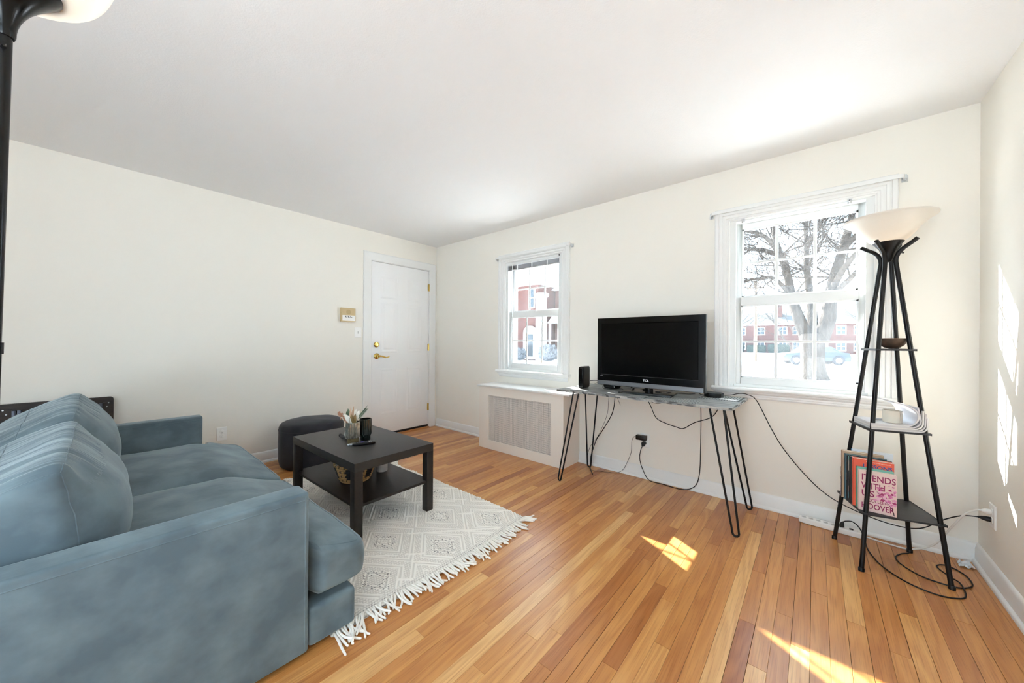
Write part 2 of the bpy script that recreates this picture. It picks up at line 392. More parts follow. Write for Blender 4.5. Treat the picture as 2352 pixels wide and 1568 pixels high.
mb = MB(); mb.box(XB - 0.2, RW[0], YR - 0.2, YR, -0.4, H + 0.3); mb.box(RW[1], XC + 0.2, YR - 0.2, YR, -0.4, H + 0.3); mb.box(RW[0], RW[1], YR - 0.2, YR, -0.4, RW[2]); mb.box(RW[0], RW[1], YR - 0.2, YR, RW[3], H + 0.3)
tag(mb.build('wall_rear', WALL, loc=(0, 0, 0)), 'cream painted wall behind the camera', kind='structure')
tag(MB().box(XB, XC, YR, YA, H, H + 0.2).build('ceiling', CEIL, loc=(0, 0, 0)), 'white stippled ceiling', kind='structure')

# baseboards
BP = [(0, 0), (0.028, 0), (0.028, 0.010), (0.024, 0.018), (0.015, 0.021), (0.014, 0.076), (0.011, 0.083), (0.011, 0.092), (0.006, 0.099), (0, 0.1015)]
def baseboard(name, fn, a0, a1, label):
    mb = MB(); n = len(BP)
    vs = [fn(a0, z + 0.0005, d) for d, z in BP] + [fn(a1, z + 0.0005, d) for d, z in BP]
    mb.add(vs, [tuple(range(n)), tuple(range(2 * n - 1, n - 1, -1))] + [(k, (k + 1) % n, n + (k + 1) % n, n + k) for k in range(n)])
    o = mb.build(name, TRIM, smooth=True, angle=50); tag(o, label, kind='structure')
baseboard('baseboard_left', fB(), YR, 2.006, 'white baseboard under the door wall')
baseboard('baseboard_back', fA(), XB + 0.028, -2.822, 'white baseboard between door corner and radiator cover')
baseboard('baseboard_back', fA(), -1.728, XC, 'white baseboard under the console table')
baseboard('baseboard_right', fC(), YR, YA, 'white baseboard of the right wall')

# ------------------------------------------------------------------ windows
def bar(mb, x0, x1, y0, y1, z0, z1): mb.box(min(x0, x1), max(x0, x1), YA + y0, YA + y1, z0, z1)
def sash(win, name, cx, y0, y1, z0, z1, gz0, gz1, glass_y):
    hw, gw = 0.352, 0.311
    mb = MB()
    bar(mb, cx - hw, cx - gw, y0, y1, z0, z1); bar(mb, cx + gw, cx + hw, y0, y1, z0, z1)
    bar(mb, cx - gw, cx + gw, y0, y1, z0, gz0); bar(mb, cx - gw, cx + gw, y0, y1, gz1, z1)
    s = mb.build(name, VINYL, win, bevel=0.003)
    # glazing bead
    mb = MB(); b = 0.010; yb0, yb1 = glass_y - 0.012, glass_y - 0.004
    bar(mb, cx - gw, cx - gw + b, yb0, yb1, gz0, gz1); bar(mb, cx + gw - b, cx + gw, yb0, yb1, gz0, gz1)
    bar(mb, cx - gw, cx + gw, yb0, yb1, gz0, gz0 + b); bar(mb, cx - gw, cx + gw, yb0, yb1, gz1 - b, gz1)
    mb.build('glazing_bead', VINYL, s)
    # grille bars and the six lights between them
    m = 0.0095; xs = [cx - gw, cx - gw / 3, cx + gw / 3, cx + gw]; zm = (gz0 + gz1) / 2
    for xx in xs[1:3]:
        mb = MB(); bar(mb, xx - m, xx + m, glass_y - 0.004, glass_y + 0.004, gz0, gz1); mb.build('muntin', VINYL, s, bevel=0.002)
    mb = MB(); bar(mb, cx - gw, cx + gw, glass_y - 0.0035, glass_y + 0.0035, zm - m * 0.8, zm + m * 0.8); mb.build('muntin', VINYL, s, bevel=0.002)
    for i in range(3):
        for (za, zb) in ((gz0, zm), (zm, gz1)):
            mb = MB(); bar(mb, xs[i] + 0.0005, xs[i + 1] - 0.0005, glass_y - 0.0015, glass_y + 0.0015, za + 0.0005, zb - 0.0005); mb.build('pane', GLASS, s)
    return s
def make_window(n, cx, label):
    w_ = thing('window_%d' % n, label, None, (cx, YA, OZ0), kind='structure')
    # jamb liner
    mb = MB(); y1 = 0.14
    bar(mb, cx - OW, cx - OW + 0.024, 0, y1, OZ0, OZ1); bar(mb, cx + OW - 0.024, cx + OW, 0, y1, OZ0, OZ1); bar(mb, cx - OW + 0.024, cx + OW - 0.024, 0, y1, OZ1 - 0.024, OZ1)
    bar(mb, cx - OW + 0.024, cx + OW - 0.024, 0.02, 0.17, OZ0, 0.856)
    # parting stops
    for sgn in (-1, 1):
        bar(mb, cx + sgn * (OW - 0.024), cx + sgn * (OW - 0.036), 0.0, 0.026, 0.856, OZ1 - 0.024)
        bar(mb, cx + sgn * (OW - 0.024), cx + sgn * (OW - 0.032), 0.066, 0.074, 1.488, OZ1 - 0.024)
    mb.build('jamb', VINYL, w_)
    sash(w_, 'upper_sash', cx, 0.074, 0.112, 1.452, OZ1 - 0.024, 1.495, 1.998, 0.094)
    sash(w_, 'lower_sash', cx, 0.028, 0.066, 0.857, 1.488, 0.902, 1.430, 0.048)
    mb = MB(); bar(mb, cx - 0.03, cx + 0.03, 0.030, 0.060, 1.489, 1.497); mb.build('sash_lock', VINYL, w_, bevel=0.003)
    # fluted casing, one piece per side, mitred at the top
    CP = [(0.0, 0.0), (0.0, 0.011), (0.008, 0.016), (0.014, 0.012), (0.022, 0.012), (0.026, 0.016), (0.036, 0.017), (0.046, 0.015), (0.050, 0.019), (0.062, 0.020), (0.070, 0.018), (0.074, 0.025), (0.092, 0.027), (0.098, 0.022), (0.098, 0.0)]
    x0, x1, zt = cx - OW, cx + OW, OZ1 - 0.015; zb = 0.836
    n_ = len(CP)
    def strip(vsA, vsB):
        return MB().add(vsA + vsB, [tuple(range(n_ - 1, -1, -1)), tuple(range(n_, 2 * n_))] + [(k, (k + 1) % n_, n_ + (k + 1) % n_, n_ + k) for k in range(n_)])
    f = fA()
    strip([f(x0 - d, zb, h) for d, h in CP], [f(x0 - d, zt + d, h) for d, h in CP]).build('casing', TRIM, w_)
    strip([f(x1 + d, zb, h) for d, h in CP], [f(x1 + d, zt + d, h) for d, h in CP]).build('casing', TRIM, w_)
    strip([f(x0 - d, zt + d, h) for d, h in CP], [f(x1 + d, zt + d, h) for d, h in CP]).build('casing', TRIM, w_)
    # stool and moulded apron
    SP = [(0.0, 0.808), (0.040, 0.808), (0.052, 0.813), (0.056, 0.822), (0.052, 0.831), (0.044, 0.836), (-0.027, 0.836), (-0.027, 0.808)]
    k = len(SP)
    MB().add([f(cx - 0.486, z, h) for h, z in SP] + [f(cx + 0.486, z, h) for h, z in SP], [tuple(range(k)), tuple(range(2 * k - 1, k - 1, -1))] + [(i, (i + 1) % k, k + (i + 1) % k, k + i) for i in range(k)]).build('stool', TRIM, w_, smooth=True)
    AP = [(0.0, 0.7565), (0.009, 0.7565), (0.014, 0.765), (0.014, 0.774), (0.019, 0.777), (0.019, 0.788), (0.027, 0.792), (0.034, 0.800), (0.036, 0.808), (0.0, 0.808)]
    k = len(AP)
    MB().add([f(cx - 0.450 - h * 0.8, z, h) for h, z in AP] + [f(cx + 0.450 + h * 0.8, z, h) for h, z in AP], [tuple(range(k)), tuple(range(2 * k - 1, k - 1, -1))] + [(i, (i + 1) % k, k + (i + 1) % k, k + i) for i in range(k)]).build('apron', TRIM, w_)
    # brick sill outside
    mb = MB(); bar(mb, cx - OW, cx + OW, 0.17, 0.26, OZ0 - 0.03, OZ0 + 0.012); mb.build('outer_sill', TRIM, w_)
    return w_
win1 = make_window(1, WX[0], 'white double hung window above the radiator cover')
win2 = make_window(2, WX[1], 'white double hung window behind the shelf lamp')
w3 = thing('window_3', 'wide white fill light window added unseen behind the camera', None, (-0.5, YR, RW[2]), kind='structure')
mb = MB(); q = 0.05; y0_, y1_ = YR - 0.12, YR - 0.06
mb.box(RW[0], RW[1], y0_, y1_, RW[2], RW[2] + q); mb.box(RW[0], RW[1], y0_, y1_, RW[3] - q, RW[3])
for xx in (RW[0], (RW[0] * 2 + RW[1]) / 3, (RW[0] + RW[1] * 2) / 3, RW[1] - q): mb.box(xx, xx + q, y0_, y1_, RW[2] + q, RW[3] - q)
mb.build('frame', VINYL, w3)
for k in range(3):
    a_ = RW[0] + (RW[1] - RW[0]) * k / 3 + q; b_ = RW[0] + (RW[1] - RW[0]) * (k + 1) / 3 - (q if k == 2 else 0)
    MB().box(a_, b_, YR - 0.092, YR - 0.089, RW[2] + q, RW[3] - q).build('pane', GLASS, w3)
w4 = thing('window_4', 'tall white fill light window added unseen in the right wall', None, (XC, -1.02, SWn[2]), kind='structure')
mb = MB(); x0_, x1_ = XC + 0.06, XC + 0.12
mb.box(x0_, x1_, SWn[0], SWn[1], SWn[2], SWn[2] + q); mb.box(x0_, x1_, SWn[0], SWn[1], SWn[3] - q, SWn[3]); ym = (SWn[0] + SWn[1]) / 2
for yy_ in (SWn[0], ym - q / 2, SWn[1] - q): mb.box(x0_, x1_, yy_, yy_ + q, SWn[2] + q, SWn[3] - q)
mb.build('frame', VINYL, w4)
for (a_, b_) in ((SWn[0] + q, ym - q / 2), (ym + q / 2, SWn[1] - q)): MB().box(XC + 0.089, XC + 0.092, a_, b_, SWn[2] + q, SWn[3] - q).build('pane', GLASS, w4)
# roller shade clips under the head of the right window
for bx in (-0.398, 0.160):
    mb = MB(); mb.box(bx - 0.011, bx + 0.011, YA - 0.002, YA + 0.002, 2.030, 2.052); mb.box(bx - 0.011, bx + 0.011, YA - 0.024, YA - 0.002, 2.047, 2.050)
    mb.box(bx - 0.010, bx - 0.003, YA - 0.016, YA - 0.010, 2.022, 2.047); mb.box(bx + 0.003, bx + 0.010, YA - 0.016, YA - 0.010, 2.022, 2.047)
    mb.tube([(bx - 0.012, YA - 0.013, 2.038), (bx + 0.012, YA - 0.013, 2.038)], 0.004, 8)
    mb.build('shade_bracket', CHROME, win2, world=True)

# curtain rods
def rod(cx, z, label, hw):
    t = thing('curtain_rod', label, 'curtain rod', (cx, YA, z), group=None)
    d = 0.058
    pts = [(cx - hw, YA - 0.012, z)]
    for i in range(5):
        a = PI / 2 * i / 4; pts.append((cx - hw + 0.02 * (1 - math.cos(a)), YA - d + 0.02 * (1 - math.sin(a)), z))
    R_ = [(2 * cx - p[0], p[1], p[2]) for p in reversed(pts)]
    path = pts + R_
    mb = MB(); vs = []; fs = []; hh = 0.0105
    for i, p in enumerate(path):
        a = Vector(path[max(i - 1, 0)]); b = Vector(path[min(i + 1, len(path) - 1)]); tt = (b - a).normalized(); nn = Vector((-tt.y, tt.x, 0)) * 0.0022
        P = Vector(p)
        for (s_, zz) in ((-1, -hh), (1, -hh), (1, hh), (-1, hh)): vs.append(P + nn * s_ + Vector((0, 0, zz)))
    for i in range(len(path) - 1):
        for k in range(4): fs.append((4 * i + k, 4 * i + (k + 1) % 4, 4 * i + 4 + (k + 1) % 4, 4 * i + 4 + k))
    fs += [(0, 1, 2, 3), tuple(len(vs) - 4 + k for k in (3, 2, 1, 0))]
    mb.add(vs, fs).build('rod', TRIM, t)
    mb = MB().box(cx - 0.15, cx + hw - 0.03, YA - d - 0.0045, YA - d - 0.0022, z - hh - 0.0015, z + hh + 0.0015); mb.build('outer_sleeve', TRIM, t)
    for sgn in (-1, 1):
        mb = MB(); xx = cx + sgn * (hw + 0.006)
        mb.box(xx - 0.004, xx + 0.004, YA - 0.040, YA - 0.0005, z - 0.012, z + 0.010); mb.box(xx - 0.013, xx + 0.013, YA - 0.003, YA - 0.0005, z - 0.022, z + 0.014)
        mb.tube([(xx, YA - 0.020, z - 0.020), (xx, YA - 0.020, z - 0.008)], 0.004, 8)
        mb.build('bracket', CHROME, t)
rod(WX[0], 2.108, 'thin white flat curtain rod over the window by the door', 0.492)
rod(WX[1], 2.117, 'thin white flat curtain rod over the window behind the shelf lamp', 0.492)

# mini blind drawn up in the left window
bl = thing('mini_blind', 'raised mini blind with slats coloured grey as backlit at the head of the left window', 'blind', (WX[0], YA, 2.0))
SLAT = mat('blind_slat_backlit', (168, 164, 164), 0.5)  # grey holds the slats' backlit shade in the colour
cx = WX[0]; bw = 0.347
mb = MB(); bar(mb, cx - bw, cx + bw, -0.006, 0.020, 2.012, 2.036); mb.build('headrail', VINYL, bl, bevel=0.002)
for i in range(13):
    z = 1.966 + i * 0.0033
    mb = MB(); mb.add([(cx - bw, YA - 0.006, z), (cx + bw, YA - 0.006, z), (cx + bw, YA + 0.006, z + 0.0016), (cx - bw, YA + 0.006, z + 0.0016), (cx + bw, YA + 0.019, z), (cx - bw, YA + 0.019, z)],
                      [(0, 1, 2, 3), (3, 2, 4, 5)]); mb.build('slat', SLAT, bl)
mb = MB(); bar(mb, cx - bw, cx + bw, -0.004, 0.018, 1.953, 1.9645); mb.build('bottom_rail', SLAT, bl, bevel=0.002)
for sx in (-0.2, 0.0, 0.2):
    mb = MB(); bar(mb, cx + sx - 0.006, cx + sx + 0.006, -0.0075, -0.0062, 1.955, 2.012); mb.build('ladder_tape', VINYL, bl)
mb = MB(); mb.tube([(cx - 0.27, YA - 0.012, 2.02), (cx - 0.268, YA - 0.010, 1.43)], 0.0035, 8); mb.build('tilt_wand', mat('clear_wand', (236, 240, 240), 0.15), bl)
mb = MB(); mb.box(cx + bw - 0.005, cx + bw + 0.003, YA - 0.012, YA + 0.02, 2.028, 2.045); mb.build('end_bracket', mat('grey_bracket', (120, 122, 122), 0.4), bl)

# ------------------------------------------------------------------ front door
dr = thing('door_1', 'white six panel steel front door with brass hardware', None, (XB, 2.515, 0), kind='structure')
f = fB()
MB().box(XB - 0.048, XB - 0.004, DY0, DY1, 0.036, DZ1).build('slab', DOORM, dr, bevel=0.0015)
for (a0, a1) in ((2.222, 2.455), (2.590, 2.812)):
    for (b0, b1) in ((1.668, 1.945), (1.010, 1.622), (0.262, 0.822)):
        e = [(0, -0.004), (0.012, -0.0012), (0.020, -0.0012), (0.032, -0.0036), (0.040, -0.0036), (0.058, -0.0010), (0.062, -0.0010)]
        MB().rings([(a0 + d, a1 - d, b0 + d, b1 - d, h) for d, h in e], f).build('panel', DOORM, dr)
jm = MB()
jm.box(XB - 0.09, XB + 0.001, DY0 - 0.012, DY0 - 0.003, 0.0, DZ1 + 0.012); jm.box(XB - 0.09, XB + 0.001, DY1 + 0.003, DY1 + 0.012, 0.0, DZ1 + 0.012); jm.box(XB - 0.09, XB + 0.001, DY0 - 0.003, DY1 + 0.003, DZ1 + 0.004, DZ1 + 0.012)
jm.build('jamb', TRIM, dr)
CP = [(0.0, 0.0), (0.0, 0.010), (0.006, 0.013), (0.04, 0.015), (0.07, 0.018), (0.086, 0.020), (0.095, 0.014), (0.095, 0.0)]
n_ = len(CP)
def strip2(A_, B_): return MB().add(A_ + B_, [tuple(range(n_ - 1, -1, -1)), tuple(range(n_, 2 * n_))] + [(k, (k + 1) % n_, n_ + (k + 1) % n_, n_ + k) for k in range(n_)])
a0, a1, bt = DY0 - 0.008, DY1 + 0.008, DZ1 + 0.008
strip2([f(a0 - d, 0.001, h) for d, h in CP], [f(a0 - d, bt + d, h) for d, h in CP]).build('casing', TRIM, dr)
strip2([f(a1 + d, 0.001, h) for d, h in CP], [f(a1 + d, bt + d, h) for d, h in CP]).build('casing', TRIM, dr)
strip2([f(a0 - d, bt + d, h) for d, h in CP], [f(a1 + d, bt + d, h) for d, h in CP]).build('casing', TRIM, dr)
MB().box(XB - 0.05, XB - 0.001, DY0, DY1, 0.004, 0.036).build('door_sweep', mat('sweep_rubber', (38, 36, 36), 0.6), dr, bevel=0.002)
th = MB(); th.add([f(DY0, 0.0006, 0.055), f(DY1, 0.0006, 0.055), f(DY1, 0.012, 0.02), f(DY0, 0.012, 0.02), f(DY1, 0.012, -0.05), f(DY0, 0.012, -0.05), f(DY1, 0.0006, -0.05), f(DY0, 0.0006, -0.05)],
                  [(0, 1, 2, 3), (3, 2, 4, 5), (5, 4, 6, 7), (7, 6, 1, 0), (0, 3, 5, 7), (1, 6, 4, 2)])
th.build('threshold', mat('oak_threshold', (190, 130, 74), 0.4, rgb2=(160, 100, 52), nscale=10, ncoord=(20, 1, 20)), dr)
for hz in (1.873, 1.073, 0.274):
    hg = MB(); hg.box(XB - 0.004, XB + 0.004, DY1 - 0.014, DY1 + 0.02, hz - 0.045, hz + 0.045); hg.tube([(XB + 0.005, DY1 + 0.002, hz - 0.047), (XB + 0.005, DY1 + 0.002, hz + 0.047)], 0.0055, 10)
    hg.build('hinge', BRASS, dr, smooth=True)
def disc(mb, fn, a, b, prof, n=24):
    vs = []; fs = []
    for (r, h) in prof:
        for k in range(n):
            t = 2 * PI * k / n; vs.append(fn(a + r * math.cos(t), b + r * math.sin(t), h))
    for i in range(len(prof) - 1):
        for k in range(n): fs.append((i * n + k, i * n + (k + 1) % n, (i + 1) * n + (k + 1) % n, (i + 1) * n + k))
    fs.append(tuple((len(prof) - 1) * n + k for k in range(n)))
    return mb.add(vs, fs)
db = disc(MB(), f, 2.172, 1.108, [(0.032, -0.004), (0.033, 0.004), (0.028, 0.010), (0.016, 0.012), (0.015, 0.018)]); db.box(XB + 0.016, XB + 0.030, 2.168, 2.176, 1.094, 1.122)
db.build('deadbolt', BRASS, dr, smooth=True)
lv = disc(MB(), f, 2.176, 0.972, [(0.034, -0.004), (0.035, 0.005), (0.028, 0.012), (0.014, 0.016), (0.012, 0.045)])
lv.tube(catmull([f(2.176, 0.972, 0.045), f(2.20, 0.974, 0.050), f(2.235, 0.966, 0.050), f(2.27, 0.956, 0.048), f(2.30, 0.960, 0.046), f(2.315, 0.966, 0.045)], 5), [0.011] * 5 + [0.009] * 10 + [0.007] * 11, 10)
lv.build('lever_handle', BRASS, dr, smooth=True)

# ------------------------------------------------------------------ radiator cover
rc = thing('radiator_cover', 'cream wooden radiator cover with perforated grille under the left window', 'radiator cover', (-2.275, 2.9, 0))
CX0, CX1, CYF, CZ = -2.816, -1.732, 2.757, 0.668
g0, g1, gz0, gz1 = -2.680, -1.866, 0.092, 0.578
mb = MB(); mb.box(CX0, g0, CYF, CYF + 0.019, 0.001, CZ); mb.box(g1, CX1, CYF, CYF + 0.019, 0.001, CZ); mb.box(g0, g1, CYF, CYF + 0.019, 0.001, gz0); mb.box(g0, g1, CYF, CYF + 0.019, gz1, CZ)
mb.build('front_frame', COVERM, rc)
for xx in (CX0, CX1 - 0.019): MB().box(xx, xx + 0.019, CYF + 0.019, YA - 0.001, 0.001, CZ).build('side_panel', COVERM, rc)
MB().box(CX0 - 0.018, CX1 + 0.075, CYF - 0.022, YA - 0.001, CZ, CZ + 0.018).build('top_board', TRIM, rc, bevel=0.004)
# perforated sheet: staggered slots punched between rings, real holes
mb = MB(); px, pz = 0.0181, 0.0200
nx = int((g1 - g0) / px); nz = int((gz1 - gz0) / pz); px = (g1 - g0) / nx; pz = (gz1 - gz0) / nz
yy = CYF + 0.016; fs = []; vs = []
def cell(x0, z0, wx, wz, hx, hz):
    k = len(vs); cxm, czm = x0 + wx / 2, z0 + wz / 2
    outer = [(x0, z0), (x0 + wx / 2, z0), (x0 + wx, z0), (x0 + wx, czm), (x0 + wx, z0 + wz), (cxm, z0 + wz), (x0, z0 + wz), (x0, czm)]
    inner = [(cxm - hx * 0.7, czm - hz * 0.7), (cxm, czm - hz), (cxm + hx * 0.7, czm - hz * 0.7), (cxm + hx, czm), (cxm + hx * 0.7, czm + hz * 0.7), (cxm, czm + hz), (cxm - hx * 0.7, czm + hz * 0.7), (cxm - hx, czm)]
    for a, b in outer: vs.append((a, yy, b))
    for a, b in inner: vs.append((a, yy - 0.0008, b))
    for i in range(8): fs.append((k + i, k + (i + 1) % 8, k + 8 + (i + 1) % 8, k + 8 + i))
for i in range(nx):
    for j in range(nz):
        X0 = g0 + i * px; Z0 = gz0 + j * pz
        cell(X0, Z0, px / 2, pz / 2, px * 0.158, pz * 0.185); cell(X0 + px / 2, Z0 + pz / 2, px / 2, pz / 2, px * 0.158, pz * 0.185)
        cell(X0 + px / 2, Z0, px / 2, pz / 2, px * 0.175, pz * 0.205); cell(X0, Z0 + pz / 2, px / 2, pz / 2, px * 0.085, pz * 0.105)
mb.add(vs, fs); o = raw('grille', mb, mat('grille_white', (236, 228, 220), 0.5), rc); o.location = -OFF[rc.name]; o['kind'] = 'stuff'
RAD = mat('radiator_iron', (160, 156, 152), 0.6)
for i in range(14):
    xx = -2.66 + i * 0.056
    MB().box(xx, xx + 0.035, CYF + 0.07, CYF + 0.21, 0.05, 0.56).build('radiator_section', RAD, rc, bevel=0.01)
# ================================================================== wall fittings
def outlet(name, fn, a, b, label, group=None):
    t = thing(name, label, 'outlet', fn(a, b - 0.058, 0), group=group)
    MB().rings([(a - 0.036, a + 0.036, b - 0.058, b + 0.058, 0.0003), (a - 0.036, a + 0.036, b - 0.058, b + 0.058, 0.003), (a - 0.032, a + 0.032, b - 0.054, b + 0.054, 0.006)], fn).build('cover_plate', WHITEP, t)
    for dz in (0.0195, -0.0195):
        s = disc(MB(), fn, a, b + dz, [(0.0172, 0.004), (0.0168, 0.0075), (0.016, 0.008)]).build('socket', WHITEP, t, smooth=True)
        mb = MB()
        for (da, h_) in ((-0.0064, 0.008), (0.0064, 0.007)): mb.rings([(a + da - 0.0014, a + da + 0.0014, b + dz + 0.0005, b + dz + 0.0005 + h_, 0.0083)], fn)
        disc(mb, fn, a, b + dz - 0.007, [(0.0027, 0.0083)], 10); mb.build('slot', DARK, s)
    disc(MB(), fn, a, b, [(0.003, 0.006), (0.003, 0.0072)], 10).build('screw', CHROME, t)
    return t
outlet('wall_outlet', fB(), 0.730, 0.328, 'white wall outlet low on the door wall above the sofa seat')
outlet('wall_outlet', fA(), -1.097, 0.318, 'white wall outlet under the console table with two black plugs')
outlet('wall_outlet', fC(), 2.838, 0.320, 'white wall outlet on the right wall beside the shelf lamp')
# light switch
sw = thing('light_switch', 'white toggle light switch beside the front door', 'light switch', (XB, 1.947, 1.19)); f = fB()
MB().rings([(1.908, 1.986, 1.189, 1.307, 0.0003), (1.908, 1.986, 1.189, 1.307, 0.003), (1.912, 1.982, 1.193, 1.303, 0.006)], f).build('cover_plate', WHITEP, sw)
MB().rings([(1.941, 1.953, 1.236, 1.260, 0.0055), (1.941, 1.953, 1.236, 1.260, 0.0064)], f).build('toggle_slot', mat('toggle_grey', (176, 174, 170), 0.5), sw)
MB().add([f(1.943, 1.246, 0.006), f(1.951, 1.246, 0.006), f(1.951, 1.257, 0.006), f(1.943, 1.257, 0.006), f(1.944, 1.258, 0.016), f(1.950, 1.258, 0.016), f(1.950, 1.264, 0.015), f(1.944, 1.264, 0.015)],
         [(0, 1, 5, 4), (1, 2, 6, 5), (2, 3, 7, 6), (3, 0, 4, 7), (4, 5, 6, 7)]).build('toggle', WHITEP, sw)
for bz in (1.218, 1.278): disc(MB(), f, 1.947, bz, [(0.003, 0.006), (0.003, 0.0072)], 10).build('screw', WHITEP, sw)
# intercom
ic = thing('intercom', 'tan and white wall intercom box with three black buttons', 'intercom', (XB, 1.82, 1.36))
TAN = mat('intercom_tan', (206, 184, 140), 0.5)
MB().rings([(1.744, 1.902, 1.366, 1.512, 0.0), (1.742, 1.902, 1.364, 1.514, 0.034), (1.746, 1.898, 1.368, 1.510, 0.038)], f).build('housing', TAN, ic)
MB().rings([(1.755, 1.895, 1.374, 1.434, 0.0375), (1.755, 1.895, 1.374, 1.434, 0.0395), (1.757, 1.893, 1.376, 1.432, 0.0402)], f).build('button_plate', WHITEP, ic)
disc(MB(), f, 1.822, 1.470, [(0.026, 0.0375), (0.026, 0.0392), (0.024, 0.0396)]).build('speaker_grille', mat('intercom_tan_dark', (190, 168, 124), 0.6), ic)
for a in (1.780, 1.864): disc(MB(), f, a, 1.462, [(0.004, 0.0375), (0.0035, 0.0392)], 10).build('screw', TAN, ic)
for a in (1.796, 1.824, 1.851):
    mb = MB(); mb.rings([(a - 0.009, a - 0.004, 1.413, 1.428, 0.0400), (a - 0.009, a - 0.004, 1.413, 1.428, 0.0425)], f); mb.rings([(a - 0.009, a + 0.009, 1.411, 1.415, 0.0400), (a - 0.009, a + 0.009, 1.411, 1.415, 0.0425)], f)
    mb.build('button', DARK, ic)

# ================================================================== sofa
def velvet():
    m = mat('velvet', (92, 107, 115), 0.85, spec=0.15, rgb2=(113, 129, 136), nscale=7.0, ncoord=(1, 1, 1.2), ndetail=7, nlo=0.38, nhi=0.62, sheen=0.7, sheen_tint=(200, 212, 216))
    nt = m.node_tree; N = nt.nodes; L = nt.links
    tc = N.new('ShaderNodeTexCoord'); nz = N.new('ShaderNodeTexNoise'); nz.inputs['Scale'].default_value = 14; nz.inputs['Detail'].default_value = 5; L.new(tc.outputs['Object'], nz.inputs['Vector'])
    bp = N.new('ShaderNodeBump'); bp.inputs['Strength'].default_value = 0.25; bp.inputs['Distance'].default_value = 0.006; L.new(nz.outputs['Fac'], bp.inputs['Height']); L.new(bp.outputs[0], N['Principled BSDF'].inputs['Normal'])
    return m
VEL = velvet()
VEL2 = VEL.copy(); VEL2.name = 'velvet_gathered'
_n = VEL2.node_tree; _tc = _n.nodes.new('ShaderNodeTexCoord'); _mp = _n.nodes.new('ShaderNodeMapping'); _mp.inputs['Scale'].default_value = (19, 1.6, 1.6); _n.links.new(_tc.outputs['Object'], _mp.inputs[0])
_nz = _n.nodes.new('ShaderNodeTexNoise'); _nz.inputs['Scale'].default_value = 2.0; _nz.inputs['Detail'].default_value = 3; _n.links.new(_mp.outputs[0], _nz.inputs['Vector'])
_bp = _n.nodes.new('ShaderNodeBump'); _bp.inputs['Strength'].default_value = 0.55; _bp.inputs['Distance'].default_value = 0.014; _n.links.new(_nz.outputs['Fac'], _bp.inputs['Height']); _n.links.new(_bp.outputs[0], _n.nodes['Principled BSDF'].inputs['Normal'])
sofa = thing('sofa', 'blue grey velvet two seat sofa with loose back cushions', 'sofa', (-2.44, 0.1, 0))
SX0, SX1 = -3.48, -1.402; SYB, SYF = -0.46, 0.512
def softbox(x0, x1, y0, y1, z0, z1, n, k, puff=0.0, seed=0, wr=0.0):
    c = Vector(((x0 + x1) / 2, (y0 + y1) / 2, (z0 + z1) / 2)); h = Vector(((x1 - x0) / 2, (y1 - y0) / 2, (z1 - z0) / 2))
    def fn(q):
        p = Vector((c.x + h.x * q.x, c.y + h.y * q.y, c.z + h.z * q.z))
        ex = (1 - q.x ** 4); ey = (1 - q.y ** 4); ez = (1 - q.z ** 4)
        p.x += puff * q.x ** 3 * ey * ez; p.y += puff * q.y ** 3 * ex * ez; p.z += puff * q.z ** 3 * ex * ey
        if wr: p += mnoise.noise_vector(p * 5 + Vector((seed, 0, 0))) * wr
        return p
    return cushion(n, fn, k)
MB().box(SX0 + 0.106, SX1 - 0.106, SYB + 0.1, 0.50, 0.02, 0.185).build('seat_frame', VEL, sofa, bevel=0.01, seg=2)
MB().box(SX0 + 0.008, SX1 - 0.008, 0.515, 0.692, 0.018, 0.162).build('front_rail', VEL, sofa, bevel=0.022, seg=4)
MB().box(SX0 + 0.106, SX1 - 0.106, SYB, SYB + 0.14, 0.02, 0.615).build('back_frame', VEL, sofa, bevel=0.02, seg=3)
def arm(x0, x1):
    o = MB().box(x0, x1, SYB, SYF, 0.018, 0.600).build('arm', VEL, sofa, bevel=0.013, seg=4)
    # welt seams along the top and down the front edge
    for xx, sg in ((x0 + 0.0005, -1), (x1 - 0.0005, 1)):
        mb = MB(); mb.tube(catmull([(xx, SYB + 0.05, 0.574), (xx, 0.0, 0.575), (xx, SYF - 0.05, 0.574), (xx, SYF - 0.014, 0.572)], 4), 0.0022, 6)
        mb.build('welt', VEL, o, smooth=True)
        mb = MB(); mb.tube([(xx, SYF - 0.013, 0.588), (xx, SYF - 0.013, 0.3), (xx, SYF - 0.013, 0.03)], 0.0024, 6); mb.build('welt', VEL, o, smooth=True)
arm(SX1 - 0.105, SX1); arm(SX0, SX0 + 0.105)
